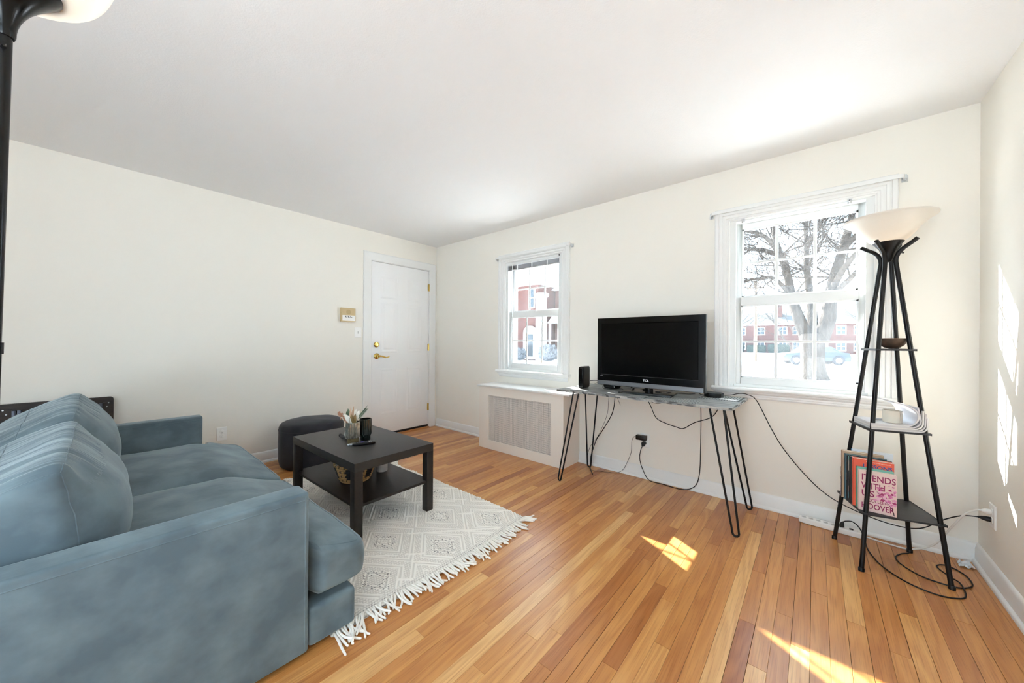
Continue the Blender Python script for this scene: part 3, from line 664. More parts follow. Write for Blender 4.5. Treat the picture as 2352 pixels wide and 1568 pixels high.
def seat(x0, x1, right):
    xm = -2.435
    def fn(q):
        u = (q.x + 1) / 2; v = (q.y + 1) / 2; y = 0.02 + (0.742 - 0.02) * v
        t = sstep(0.518, 0.545, y)
        if right: a, b = xm + 0.004, (-1.512 + (x1 + 1.512) * t)
        else: a, b = (-3.370 + (x0 + 3.370) * t), xm - 0.004
        X = a + (b - a) * u
        edge = 0.410 - 0.080 * sstep(0.55, 1.0, v)
        top = edge + (0.052 - 0.012 * v) * (1 - abs(2 * u - 1) ** 3.5) * (1 - max(0, (v - 0.35) / 0.65) ** 3)
        bot = 0.188
        zq = (q.z + 1) / 2
        Z = bot + (top - bot) * zq
        y += 0.012 * (1 - q.z ** 2) * q.y ** 3 * (1 if q.y > 0 else 0)
        p = Vector((X, y, Z))
        if q.z > 0.5: p.z += 0.010 * mnoise.noise(Vector((X * 3.1, y * 2.2, 4.0))) + 0.004 * mnoise.noise(Vector((X * 10, y * 7, 1.0)))
        return p
    o = cushion(28, fn, 15).build('seat_cushion', VEL, sofa, smooth=True, angle=70)
    def sup(x, y, z):
        n = (abs(x) ** 15 + abs(y) ** 15 + abs(z) ** 15) ** (1 / 15); return fn(Vector((x / n, y / n, z / n)))
    sg = 1 if right else -1
    pts = [sup(sg, 0.45 + 0.5 * i / 10, 1) for i in range(11)] + [sup(sg * (0.97 - 1.9 * i / 30), 1, 1) for i in range(31)]
    MB().tube(pts, 0.0022, 6).build('seam', VEL, o, smooth=True)
    return o
seat(-3.472, -1.412, True); seat(-3.472, -1.412, False)
def back_cushion(x0, x1, seed, zt, cr):
    def fn(q):
        u = q.x; X = (x0 + x1) / 2 + (x1 - x0) / 2 * u
        zz = (q.z + 1) / 2
        crown = cr * (1 - u ** 4)
        Z = 0.43 + (zt + crown - 0.43) * zz
        ex = 1 - u ** 4
        ex = 1 - abs(u) ** 4.5
        fe = -0.030 - 0.022 * zz; fm = 0.055 - 0.105 * zz + 0.085 * math.sin(PI * min(1, zz * 0.96 + 0.02))
        front = fe + (fm - fe) * ex
        back = -0.30 - 0.10 * zz - 0.02 * math.sin(PI * zz)
        v = (q.y + 1) / 2
        Y = back + (front - back) * v
        X += 0.02 * u ** 3 * math.sin(PI * zz)
        Z -= 0.19 * min(1.0, max(0.0, (-0.06 - Y) / 0.32)) ** 1.5 * sstep(0.35, 1.0, zz)
        p = Vector((X, Y, Z))
        if q.z > 0.6:   # gathered top panel: creases running along the cushion
            p.z += 0.010 * mnoise.noise(Vector((X * 30, Y * 3.0, seed))) + 0.010 * mnoise.noise(Vector((X * 5.0, Y * 9, seed + 3)))
        if q.z > 0.2 and q.y > 0.6: p.y += 0.006 * mnoise.noise(Vector((X * 2.5, Z * 20, seed)))
        p += mnoise.noise_vector(Vector((X * 4, Y * 6, Z * 5 + seed))) * 0.007
        return p
    o = cushion(46, fn, 20).build('back_cushion', VEL, sofa, smooth=True, angle=75)
    o.data.materials.append(VEL2)
    for p_ in o.data.polygons:
        if p_.normal.z > 0.62 and abs(p_.normal.x) < 0.6: p_.material_index = 1
    # sewn seams of the end panel and the top panel
    def sup(x, y, z):
        n = (abs(x) ** 20 + abs(y) ** 20 + abs(z) ** 20) ** (1 / 20); return fn(Vector((x / n, y / n, z / n)))
    def seam(pts): MB().tube(pts, 0.0017, 6).build('seam', VEL, o, smooth=True)
    for sg in (1, -1):
        seam([sup(sg, 1, -0.9 + 1.9 * i / 36) for i in range(37)]); seam([sup(sg, 1 - 2 * i / 36, 1) for i in range(37)])
    for yy in (1.0, 0.1): seam([sup(-1 + 2 * i / 60, yy, 1) for i in range(61)])
    return o
back_cushion(-2.425, -1.530, 2.0, 0.795, 0.022); back_cushion(-3.345, -2.440, 9.0, 0.806, 0.045)
for (xx, yy_) in ((-1.50, 0.40), (-1.50, -0.38), (-3.38, 0.40), (-3.38, -0.38)):
    MB().lathe([(0.018, 0.0), (0.024, 0.021)], 12, (xx, yy_, 0.0)).build('foot', BLACKP, sofa)

# ================================================================== folded table leaning on the door wall
ft = thing('folded_table', 'dark brown folded table leaning on the wall behind the sofa', 'table', (-3.90, -0.35, 0))
ESP = mat('dark_stain_wood', (52, 42, 36), 0.5, rgb2=(38, 30, 26), nscale=6, ncoord=(1, 1, 12))
STEELD = mat('dark_steel', (74, 76, 84), 0.35, 0.7)
mb = MB(); pr = []; y0, y1, z0, z1, rr = -0.92, 0.093, 0.003, 0.735, 0.018
for (cx_, cz_, a_) in ((y1 - rr, z1 - rr, 0), (y0 + rr, z1 - rr, 90), (y0 + rr, z0 + rr, 180), (y1 - rr, z0 + rr, 270)):
    for k in range(5): pr.append((cx_ + rr * math.cos(R(a_ + 22.5 * k)), cz_ + rr * math.sin(R(a_ + 22.5 * k))))
mb.prism(pr, 0, 0.022, lambda a, b, h: (-3.925 + h, a, b)); mb.build('tabletop', ESP, ft)
x0, x1 = -3.903, -3.885
for (za, zb) in ((0.675, 0.69), (0.03, 0.05)): MB().box(x0, x1, y0 + 0.03, y1 - 0.03, za, zb).build('frame_rail', ESP, ft)
for a in (0.045, -0.365, -0.78): MB().box(x0, x1 + 0.002, a - 0.002, a + 0.030, 0.04, 0.70).build('frame_post', ESP, ft)
for a in (-0.002, 0.022, -0.339, -0.318, -0.75, -0.73):
    MB().box(-3.884, -3.866, a, a + 0.017, 0.12, 0.695).build('folded_leg', STEELD, ft, bevel=0.002)
for (a, b) in ((0.060, 0.668), (0.068, 0.695), (-0.36, 0.672), (-0.372, 0.700)):
    mb = MB(); mb.tube([(-3.887, a, b), (-3.880, a, b)], 0.004, 10); mb.build('screw', CHROME, ft)

# ================================================================== rug with fringe
RX0, RX1, RY0, RY1 = -3.26, -1.405, 0.60, 1.828
NXg, NYg = 520, 345
gx = np.linspace(RX0, RX1, NXg); gy = np.linspace(RY0, RY1, NYg)
U, V = np.meshgrid(gx, gy, indexing='ij')
u = (RX1 - U); v = (V - RY0)
PX_, PY_ = 0.56, 0.392
def lat(cu, cv):
    du = np.abs((u - cu + PX_ / 2) % PX_ - PX_ / 2); dv = np.abs((v - cv + PY_ / 2) % PY_ - PY_ / 2)
    return du, dv
du1, dv1 = lat(0.185, 0.278); dA = du1 / (PX_ / 2) + dv1 / (PY_ / 2)          # diamonds of the first row
cord = 0.5 + 0.5 * np.cos(2 * np.pi * (du1 * 0.75 + dv1) / 0.0245)              # cords along the chevrons
loops = (0.5 + 0.5 * np.cos(2 * np.pi * u / 0.0150)) * (0.5 + 0.5 * np.cos(2 * np.pi * (v + 0.0062 * np.floor(u / 0.0150 + 0.5)) / 0.0124))
loops = np.sqrt(loops)
zone = np.floor(dA * 5.2)
hgt = np.where(zone % 2 < 1, 0.12 + 0.78 * loops, 0.20 + 0.80 * cord)
barm = (np.abs(((u + v * 0.9) % 0.28) - 0.14) < 0.009) & (dA > 0.62) & (dA < 1.25)
hgt = np.where(barm, 1.0, hgt)
hgt = np.where(u < 0.062, 0.12 + 0.8 * loops, hgt)
rng = np.random.default_rng(3)
fleck = rng.random(U.shape)
dash = ((v + 0.45 * u) % 0.0124 < 0.0050) & (np.abs((u % 0.0150) - 0.0075) < 0.0034)
darkmask = dash & (fleck > 0.35) & (((dA > 0.16) & (dA < 0.40)) | ((dA > 1.62) & (dA < 1.86)) | ((u < 0.052) & (u > 0.036)))
light = np.array(lin((250, 245, 236))); mid = np.array(lin((206, 199, 189))); dk = np.array(lin((104, 101, 99)))
col = mid + (light - mid) * np.clip(hgt * 1.35, 0, 1)[..., None]  # relief shading put into the colour: recesses darker, raised yarn lighter
col = np.where(darkmask[..., None], dk, col)
wave = 0.004 * np.exp(-((V - RY1) / 0.05) ** 2) * (1 + np.sin(U * 23)) * (U < -2.3)
flap = 0.040 * np.exp(-((U + 3.0) / 0.05) ** 2 - ((V - RY1) / 0.05) ** 2)
Zr = 0.0040 + 0.0068 * hgt + wave + flap
Ush = U; Vsh = V + 0.012 * np.sin(U * 2.6 + 0.4) * ((V - RY0) / (RY1 - RY0)) + 0.05 * np.exp(-((U + 3.0) / 0.05) ** 2 - ((V - RY1) / 0.06) ** 2)
Ush = U + 0.012 * np.sin(V * 6) * ((U - RX0) / (RX1 - RX0)) ** 4
verts = np.stack([Ush, Vsh, Zr], -1).reshape(-1, 3)
ii, jj = np.meshgrid(np.arange(NXg - 1), np.arange(NYg - 1), indexing='ij'); a_ = (ii * NYg + jj).reshape(-1)
faces = np.stack([a_, a_ + NYg, a_ + NYg + 1, a_ + 1], -1)
rug = thing('area_rug', 'cream woven rug with raised diamond pattern and fringed ends', 'rug', (-2.33, 1.21, 0.0))
me = bpy.data.meshes.new('woven_field'); me.from_pydata([tuple(p) for p in (verts - np.array([-2.33, 1.21, 0]))], [], [tuple(int(q) for q in fc) for fc in faces]); me.update()
color_attr(me, np.concatenate([col.reshape(-1, 3), np.ones((NXg * NYg, 1))], -1))
RUGM = attr_material('rug_wool', 0.95, bump=0.3, bscale=900); me.materials.append(RUGM)
for p in me.polygons: p.use_smooth = True
o = bpy.data.objects.new('woven_field', me); COL.objects.link(o); o.parent = rug; OFF[o.name] = OFF[rug.name]
MB().box(RX0 + 0.01, RX1 - 0.01, RY0 + 0.01, RY1 - 0.015, 0.0008, 0.0048).build('backing', mat('rug_back', (205, 198, 188), 0.95), rug)
FRINGE = mat('fringe_cotton', (246, 241, 232), 0.95, bump=0.6, bscale=160, bcoord=(1, 1, 1), bdist=0.002)
rf = random.Random(21)
def tassel(x, y, sgn, ang, length, nstr):
    mb = MB()
    for s_ in range(nstr):
        a = ang + rf.uniform(-0.28, 0.28); ln = length * rf.uniform(0.8, 1.1); pts = []; rad = []
        yy = y + (s_ - (nstr - 1) / 2) * 0.008; bend = rf.uniform(-0.9, 0.9)
        px_, py_ = x - sgn * 0.018, yy; n_ = 9; zb = 0.010
        for i in range(n_):
            t = i / (n_ - 1)
            z = 0.0055 + 0.006 * math.exp(-t * 5) + 0.0045 * max(0, math.sin(t * 5 + s_ * 1.7)) + 0.0022 * s_
            pts.append((px_, py_, z)); rad.append(0.0050 * (0.8 + 0.25 * math.sin(t * PI)) if i < n_ - 1 else 0.0030)
            h = a + bend * t
            px_ += sgn * math.cos(h) * ln / (n_ - 1); py_ += math.sin(h) * ln / (n_ - 1)
        mb.tube(catmull(pts, 2), [rad[min(i // 2, n_ - 1)] for i in range((n_ - 1) * 2 + 1)], 6)
    return mb
ny = 46
for i in range(ny):
    y = RY0 + 0.02 + (RY1 - RY0 - 0.03) * i / (ny - 1)
    lng = 0.095 * rf.uniform(0.75, 1.15)
    xe = RX1 + 0.012 * math.sin(y * 6)
    an = rf.uniform(-0.35, 0.35) + (0.45 if i > ny - 4 else 0)
    if y < 0.74: an = rf.uniform(-0.55, -0.1); lng = 0.12
    tassel(xe, y, 1, an, lng, rf.choice([2, 3, 3])).build('tassel', FRINGE, rug, smooth=True, angle=80)
for i in range(34):
    y = RY0 + 0.15 + (RY1 - RY0 - 0.17) * i / 33
    tassel(RX0, y, -1, rf.uniform(-0.5, 0.5), 0.085, 2).build('tassel', FRINGE, rug, smooth=True, angle=80)

# ================================================================== coffee table
TBLK = mat('black_brown_foil', (38, 33, 32), 0.42, spec=0.45, rgb2=(30, 26, 25), nscale=5, ncoord=(1, 14, 14))
TBLT = mat('black_brown_top', (40, 38, 37), 0.40, spec=0.5)
ct = thing('coffee_table', 'black brown square legged coffee table with lower shelf on the rug', 'coffee table', (-2.421, 1.216, 0.010), R(1.2), local=True)
TL, TW = 0.45, 0.275
MB().box(-TL, TL, -TW, TW, 0.40, 0.45).build('tabletop', TBLT, ct, bevel=0.0015)
for sx in (-1, 1):
    for sy in (-1, 1): MB().box(min(sx * TL, sx * (TL - 0.05)), max(sx * TL, sx * (TL - 0.05)), min(sy * TW, sy * (TW - 0.05)), max(sy * TW, sy * (TW - 0.05)), 0.0, 0.3998).build('leg', TBLK, ct, bevel=0.001)
MB().box(-TL + 0.014, TL - 0.014, -TW + 0.014, TW - 0.014, 0.188, 0.204).build('shelf', TBLK, ct)
for sx in (-1, 1):
    for sy in (-1, 1): MB().lathe([(0.004, 0), (0.004, 0.010)], 8, (sx * (TL - 0.025), sy * (TW - 0.060), 0.178)).build('shelf_peg', CHROME, ct)

def smoothmat(n, rgb, rough=0.3, **k): return mat(n, rgb, rough, **k)
TT = 0.4605
# silver ribbed vase with the dried and artificial stems
va = thing('ribbed_vase', 'silver ribbed glass vase on the coffee table', 'vase', (-2.405, 1.150, TT))
vx, vy = -2.405, 1.150
def ribbed(prof, n, amp):
    mb = MB(); vs = []; fs = []
    for (r, z, a) in prof:
        for k in range(n):
            rr_ = r + a * amp * (1 if k % 2 else -1); t = 2 * PI * k / n; vs.append((vx + rr_ * math.cos(t), vy + rr_ * math.sin(t), TT + z))
    for i in range(len(prof) - 1):
        for k in range(n): fs.append((i * n + k, i * n + (k + 1) % n, (i + 1) * n + (k + 1) % n, (i + 1) * n + k))
    fs.append(tuple(range(n - 1, -1, -1))); return mb.add(vs, fs)
ribbed([(0.036, 0.032, 0.3), (0.043, 0.034, 1), (0.0445, 0.06, 1), (0.0445, 0.10, 1), (0.0445, 0.132, 0.6), (0.0445, 0.138, 0), (0.041, 0.138, 0), (0.040, 0.05, 0), (0.010, 0.045, 0)], 52, 0.0021).build('ribbed_body', mat('mercury_glass', (196, 190, 176), 0.18, 0.85, rgb2=(120, 116, 104), nscale=40, nlo=0.4, nhi=0.75), va, smooth=False)
MB().lathe([(0.036, 0.0), (0.038, 0.003), (0.038, 0.030), (0.035, 0.033), (0.0, 0.033)], 32, (vx, vy, TT)).build('glass_foot', mat('amber_glass', (150, 134, 98), 0.08, trans=0.6, spec=0.6), va, smooth=True)
fl = thing('flower_arrangement', 'white blooms, copper berries and green leaves in the silver vase', 'flowers', (vx, vy, TT + 0.05))
def leaf(base, tip, width, up, m, name='leaf', fold=0.25):
    b = Vector(base); t = Vector(tip); d = t - b; s_ = d.cross(Vector(up)).normalized(); nrm = s_.cross(d).normalized()
    n = 7; vs = []; fs = []
    for i in range(n + 1):
        q = i / n; wd = width * math.sin(PI * min(1, 0.06 + q * 0.94)) ** 0.8 if i < n else 0.0004
        c = b + d * q + nrm * (0.10 * d.length * math.sin(PI * q))
        vs += [c - s_ * wd + nrm * wd * fold, c, c + s_ * wd + nrm * wd * fold]
    for i in range(n):
        fs += [(3 * i, 3 * i + 1, 3 * i + 4, 3 * i + 3), (3 * i + 1, 3 * i + 2, 3 * i + 5, 3 * i + 4)]
    mb = MB().add(vs, fs); o = raw(name, mb, m, fl, smooth=True); o.location = -OFF[fl.name]; return o
GREEN = mat('leaf_green', (62, 84, 62), 0.5, rgb2=(96, 118, 92), nscale=30); WPET = mat('white_petal', (240, 238, 228), 0.6); GOLD = mat('bronze_leaf', (122, 100, 60), 0.45, rgb2=(168, 140, 92), nscale=25); COPR = mat('copper_berry', (196, 142, 110), 0.4); PINKL = mat('blush_leaf', (206, 170, 140), 0.6)
zt = TT + 0.125
def vp(dx, dy, dz): return (vx + dx, vy + dy, TT + dz)
# right/left in the picture runs along (0.76, 0.65)
def pv(r_, dz, q=0.0): return vp(0.762 * r_ - 0.648 * -q, 0.648 * r_ + 0.761 * -q, dz)
leaf(pv(0.0, 0.12), pv(-0.052, 0.195, 0.02), 0.017, (0.5, -0.6, 0.6), WPET, 'petal'); leaf(pv(0.005, 0.12), pv(-0.022, 0.205), 0.014, (0.5, -0.6, 0.3), WPET, 'petal')
leaf(pv(0.01, 0.13), pv(0.035, 0.212, -0.02), 0.022, (0.5, -0.6, 0.4), WPET, 'petal'); leaf(pv(0.01, 0.13), pv(0.052, 0.190, 0.02), 0.018, (0.5, -0.6, 0.5), WPET, 'petal')
leaf(pv(0.0, 0.12), pv(0.016, 0.222, -0.02), 0.016, (0.5, -0.6, 0.2), WPET, 'petal'); leaf(pv(0.0, 0.13), pv(-0.045, 0.225, -0.02), 0.013, (0.5, -0.6, 0.5), GREEN)
leaf(pv(-0.01, 0.13), pv(-0.058, 0.205, -0.03), 0.016, (0.6, -0.5, 0.4), GREEN); leaf(pv(0.0, 0.14), pv(0.002, 0.245, -0.01), 0.008, (0.5, -0.6, 0.1), PINKL); leaf(pv(-0.01, 0.14), pv(-0.014, 0.240, 0.0), 0.008, (0.5, -0.6, 0.1), PINKL)
leaf(pv(0.012, 0.115, 0.02), pv(0.006, 0.196, 0.035), 0.017, (0.5, -0.6, 0.1), GOLD); leaf(pv(0.022, 0.12, 0.02), pv(0.030, 0.200, 0.03), 0.013, (0.5, -0.6, 0.1), GOLD)
leaf(pv(0.005, 0.12, 0.02), pv(0.000, 0.175, 0.045), 0.006, (0.5, -0.6, 0.1), WPET); 
for i in range(14):
    q = i / 13; b = pv(0.03 + 0.055 * q, 0.16 + 0.065 * q)
    for sg in (-1, 1): leaf(b, tuple(Vector(b) + Vector(pv(0.018 + sg * 0.004, 0.014 - sg * 0.012)) - Vector(pv(0, 0))), 0.0022, (0.5, -0.6, 0.2), GREEN, 'needle')
mb = MB(); mb.tube([pv(0.0, 0.06), pv(0.03, 0.16), pv(0.087, 0.228)], 0.0015, 5); mb.tube([pv(0.0, 0.06), pv(-0.02, 0.14), pv(-0.075, 0.20)], 0.0012, 5); mb.tube([pv(0.0, 0.06), pv(0.0, 0.13)], 0.003, 5)
mb.build('stem', GREEN, fl)
rb = random.Random(5)
for i in range(64):
    q = rb.random(); b = Vector(pv(-0.030 - 0.068 * q + rb.uniform(-0.006, 0.006), 0.146 + 0.058 * q + rb.uniform(-0.010, 0.010) - (0.020 * (1 - q) if rb.random() < 0.5 else 0), rb.uniform(-0.012, 0.02)))
    s_ = 0.0044
    mb = MB().lathe([(0.0002, -s_), (s_ * 0.8, -s_ * 0.6), (s_, 0), (s_ * 0.8, s_ * 0.6), (0.0002, s_)], 7, tuple(b)); mb.build('berry', COPR, fl, smooth=True)
# dark green tumbler
tu = thing('tumbler', 'black green ribbed glass tumbler beside the silver vase', 'glass', (-2.398, 1.236, TT)); vx, vy = -2.398, 1.236
DKG = mat('dark_green_glass', (14, 24, 20), 0.08, spec=0.7, coat=0.3)
ribbed([(0.031, 0.0, 0.2), (0.032, 0.004, 0.6), (0.032, 0.034, 0.6), (0.039, 0.040, 0.8), (0.040, 0.08, 0.8), (0.040, 0.144, 0.5), (0.0395, 0.147, 0), (0.037, 0.147, 0), (0.036, 0.03, 0), (0.005, 0.028, 0)], 44, 0.0013).build('bowl', DKG, tu, smooth=False)
# white bud vase and dark dish behind
wb = thing('bud_vase', 'small round white ceramic vase half hidden behind the silver vase', 'vase', (-2.485, 1.168, TT))
MB().lathe([(0.016, 0), (0.030, 0.012), (0.037, 0.034), (0.034, 0.056), (0.022, 0.070), (0.012, 0.074), (0.011, 0.078), (0.009, 0.076), (0.008, 0.05), (0.0002, 0.045)], 28, (-2.485, 1.168, TT)).build('body', mat('white_ceramic', (222, 220, 208), 0.45), wb, smooth=True)
MB().lathe([(0.0105, 0.0765), (0.0135, 0.080), (0.0105, 0.082), (0.009, 0.079), (0.0105, 0.0765)], 20, (-2.485, 1.168, TT)).build('rim', MATS['white_ceramic'], wb, smooth=True)
dd = thing('leaf_dish', 'crumpled dark leaf shaped dish behind the white bud vase', 'dish', (-2.565, 1.165, TT)); dm_ = mat('dark_slate', (42, 42, 44), 0.45)
mb = MB(); n = 40; vs = [(-2.555, 1.17, TT + 0.003)]; fs = []
for k in range(n):
    t = 2 * PI * k / n; rr_ = 0.050 + 0.012 * math.cos(5 * t); vs.append((-2.555 + rr_ * math.cos(t) * 0.9, 1.17 + rr_ * math.sin(t) * 0.8, TT + 0.012 + 0.010 * math.cos(5 * t + 1)))
for k in range(n): fs.append((0, 1 + k, 1 + (k + 1) % n))
vs2 = [(v_[0], v_[1], v_[2] + 0.002) for v_ in vs]; k0 = len(vs)
fs += [(k0, k0 + 1 + (k + 1) % n, k0 + 1 + k) for k in range(n)] + [(1 + k, k0 + 1 + k, k0 + 1 + (k + 1) % n, 1 + (k + 1) % n) for k in range(n)]
mb.add(vs, fs + []); mb.add(vs2[:0], [])
mb.v += [Vector(v_) for v_ in vs2]
mb.build('petal_rim', dm_, dd, smooth=True, angle=70)
MB().lathe([(0.014, 0.0), (0.016, 0.0035)], 16, (-2.555, 1.17, TT)).build('foot', dm_, dd)
# TV remote and silver lighter
rm = thing('tv_remote', 'slim black streaming remote lying on the coffee table', 'remote', (-2.292, 1.172, TT), R(71), local=True)
def body(q): return Vector((0.0725 * q.x, 0.0195 * q.y * (1 - 0.12 * q.x * q.x), 0.009 + 0.009 * q.z - 0.002 * q.x * q.x * (q.z > 0)))
cushion(14, body, 5).build('body', BLACKP, rm, smooth=True, angle=70)
PUR = mat('purple_rubber', (104, 78, 190), 0.5)
mb = MB(); mb.box(-0.024, -0.002, -0.0042, 0.0042, 0.0174, 0.0192); mb.box(-0.0172, -0.0088, -0.011, 0.011, 0.0174, 0.0192); mb.build('direction_pad', PUR, rm, bevel=0.001)
for (a, b) in ((-0.048, -0.007), (-0.048, 0.007), (-0.036, -0.007), (-0.036, 0.007), (0.008, -0.009), (0.008, 0.0), (0.008, 0.009), (0.018, -0.009), (0.018, 0.0), (0.018, 0.009)):
    MB().box(a - 0.0026, a + 0.0026, b - 0.0026, b + 0.0026, 0.0165, 0.0186).build('button', mat('grey_rubber', (58, 58, 62), 0.6), rm, bevel=0.0008)
for (a, b) in ((0.032, -0.006), (0.032, 0.006), (0.042, -0.006), (0.042, 0.006)): MB().box(a - 0.0032, a + 0.0032, b - 0.0045, b + 0.0045, 0.0160, 0.0184).build('shortcut_button', WHITEP, rm, bevel=0.0008)
lg = thing('lighter', 'small silver lighter tucked beside the end of the remote', 'lighter', (-2.338, 1.105, TT), R(71), local=True)
MB().box(-0.012, 0.03, -0.008, 0.010, 0.0, 0.012).build('case', CHROME, lg, bevel=0.003)
MB().box(-0.022, -0.012, -0.007, 0.009, 0.001, 0.011).build('lid', mat('white_enamel', (230, 230, 228), 0.3), lg, bevel=0.003)

# lower shelf: basket with paper, stone candle cup
SH = 0.010 + 0.2045
bk = thing('seagrass_basket', 'round seagrass basket with black pattern on the table shelf', 'basket', (-2.375, 1.155, SH))
def basket_mat():
    m = bpy.data.materials.new('seagrass'); m.use_nodes = True; nt = m.node_tree; N = nt.nodes; L = nt.links; b = N['Principled BSDF']; b.inputs['Roughness'].default_value = 0.8
    a = N.new('ShaderNodeAttribute'); a.attribute_name = 'tone'; L.new(a.outputs['Color'], b.inputs['Base Color']); return m
BSK = basket_mat(); bx_, by_ = -2.375, 1.155
nc = 8
for c_ in range(nc):
    q = c_ / (nc - 1); rr_ = 0.088 + 0.040 * q ** 0.8; zz = 0.0085 + c_ * 0.0152
    n, m_ = 84, 6; vs = []; fs = []; cols = []
    for i in range(n):
        t = 2 * PI * i / n; tw = 0.0012 * math.sin(t * 42 + c_ * 1.3)
        for k in range(m_):
            a = 2 * PI * k / m_; r0 = 0.0086 + tw * (1 if math.cos(a) > -0.2 else 0)
            vs.append((bx_ + (rr_ + r0 * math.cos(a)) * math.cos(t), by_ + (rr_ + r0 * math.cos(a)) * math.sin(t), SH + zz + r0 * math.sin(a)))
            s1 = math.sin(t * 3 + 0.6); big = (abs(s1) > 0.80 and 2 <= c_ <= 6)
            chk = (math.sin(t * 21 + c_ * PI) > 0.35) and c_ % 2 == 1
            base = lin((28, 26, 26)) if (big or chk) else lin((178 + 26 * math.sin(t * 42 + c_), 140 + 22 * math.sin(t * 42 + c_), 92 + 18 * math.sin(t * 42)))
            cols.append((*base, 1))
        for k in range(m_): fs.append((i * m_ + k, ((i + 1) % n) * m_ + k, ((i + 1) % n) * m_ + (k + 1) % m_, i * m_ + (k + 1) % m_))
    o = raw('coil', MB().add(vs, fs), BSK, bk, cols, True); o.location = -OFF[bk.name]
MB().lathe([(0.0, 0.001), (0.088, 0.001), (0.088, 0.006), (0.0, 0.006)], 32, (bx_, by_, SH)).build('base', mat('seagrass_plain', (150, 116, 76), 0.9), bk)
pc = MB(); pc.add([(-2.52, 1.14, SH + 0.128), (-2.38, 1.02, SH + 0.125), (-2.33, 1.13, SH + 0.110), (-2.45, 1.25, SH + 0.112), (-2.52, 1.14, SH + 0.1265), (-2.38, 1.02, SH + 0.1235), (-2.33, 1.13, SH + 0.1085), (-2.45, 1.25, SH + 0.1105)],
                  [(0, 1, 2, 3), (7, 6, 5, 4), (0, 4, 5, 1), (1, 5, 6, 2), (2, 6, 7, 3), (3, 7, 4, 0)])
tag(pc.build('paper_card', mat('paper_grey', (206, 196, 188), 0.8)), 'pale folded paper card lying across the basket', 'paper')
MB().lathe([(0.020, 0.0), (0.022, 0.03), (0.020, 0.05), (0.0, 0.052)], 16, (bx_ - 0.03, by_ - 0.02, SH + 0.006)).build('bottle', mat('dark_bottle', (30, 28, 28), 0.3)).hide_render = False
b_ = bpy.data.objects['bottle']; tag(b_, 'small dark bottle standing inside the seagrass basket', 'bottle')
cd = thing('candle_cup', 'grey stone candle cup on the table shelf beside the basket', 'candle', (-2.385, 1.355, SH))
MB().lathe([(0.0355, 0.0), (0.0375, 0.003), (0.0385, 0.09), (0.037, 0.092), (0.035, 0.090), (0.034, 0.07), (0.0, 0.068)], 32, (-2.385, 1.355, SH)).build('cup', mat('stone', (196, 188, 182), 0.6, rgb2=(220, 214, 206), nscale=20), cd, smooth=True)
MB().lathe([(0.0, 0.0686), (0.033, 0.0704), (0.0, 0.0706)], 24, (-2.385, 1.355, SH)).build('wax', mat('wax', (240, 232, 214), 0.5), cd, smooth=True)

# ottoman
ot = thing('ottoman', 'round charcoal fabric ottoman against the door wall', 'ottoman', (-3.630, 1.345, 0)); OTM = mat('charcoal_fabric', (54, 53, 58), 0.95, spec=0.15, bump=0.5, bscale=500, rgb2=(46, 45, 50), nscale=12, sheen=0.2)
prof = [(0.245, 0.004), (0.262, 0.02), (0.270, 0.06), (0.272, 0.20), (0.270, 0.335)]
mb = MB(); n = 64; vs = []; fs = []
def ring(r, z, tilt=0.0):
    out = []
    for k in range(n):
        t = 2 * PI * k / n; out.append((-3.630 + r * math.cos(t), 1.345 + r * math.sin(t), z + 0.004 * mnoise.noise(Vector((math.cos(t) * 2, math.sin(t) * 2, z * 9))) * (z > 0.01)))
    return out
for r, z in prof: vs += ring(r, z)
for i in range(len(prof) - 1):
    for k in range(n): fs.append((i * n + k, i * n + (k + 1) % n, (i + 1) * n + (k + 1) % n, (i + 1) * n + k))
fs.append(tuple(range(n - 1, -1, -1)))
mb.add(vs, fs).build('side', OTM, ot, smooth=True)
vs = []; fs = []; prof2 = [(0.270, 0.335), (0.268, 0.362), (0.255, 0.385), (0.225, 0.401), (0.15, 0.412), (0.06, 0.416), (0.001, 0.416)]
for r, z in prof2:
    for k in range(n):
        t = 2 * PI * k / n; vs.append((-3.630 + r * math.cos(t), 1.345 + r * math.sin(t), z + (0.006 * mnoise.noise(Vector((r * math.cos(t) * 7, r * math.sin(t) * 7, 2))) if z > 0.38 else 0)))
for i in range(len(prof2) - 1):
    for k in range(n): fs.append((i * n + k, i * n + (k + 1) % n, (i + 1) * n + (k + 1) % n, (i + 1) * n + k))
MB().add(vs, fs).build('seat', OTM, ot, smooth=True)
mb = MB(); mb.tube([(-3.630 + 0.2715 * math.cos(2 * PI * k / 48), 1.345 + 0.2715 * math.sin(2 * PI * k / 48), 0.338) for k in range(49)], 0.003, 6, cap=False); mb.build('piping', OTM, ot, smooth=True)
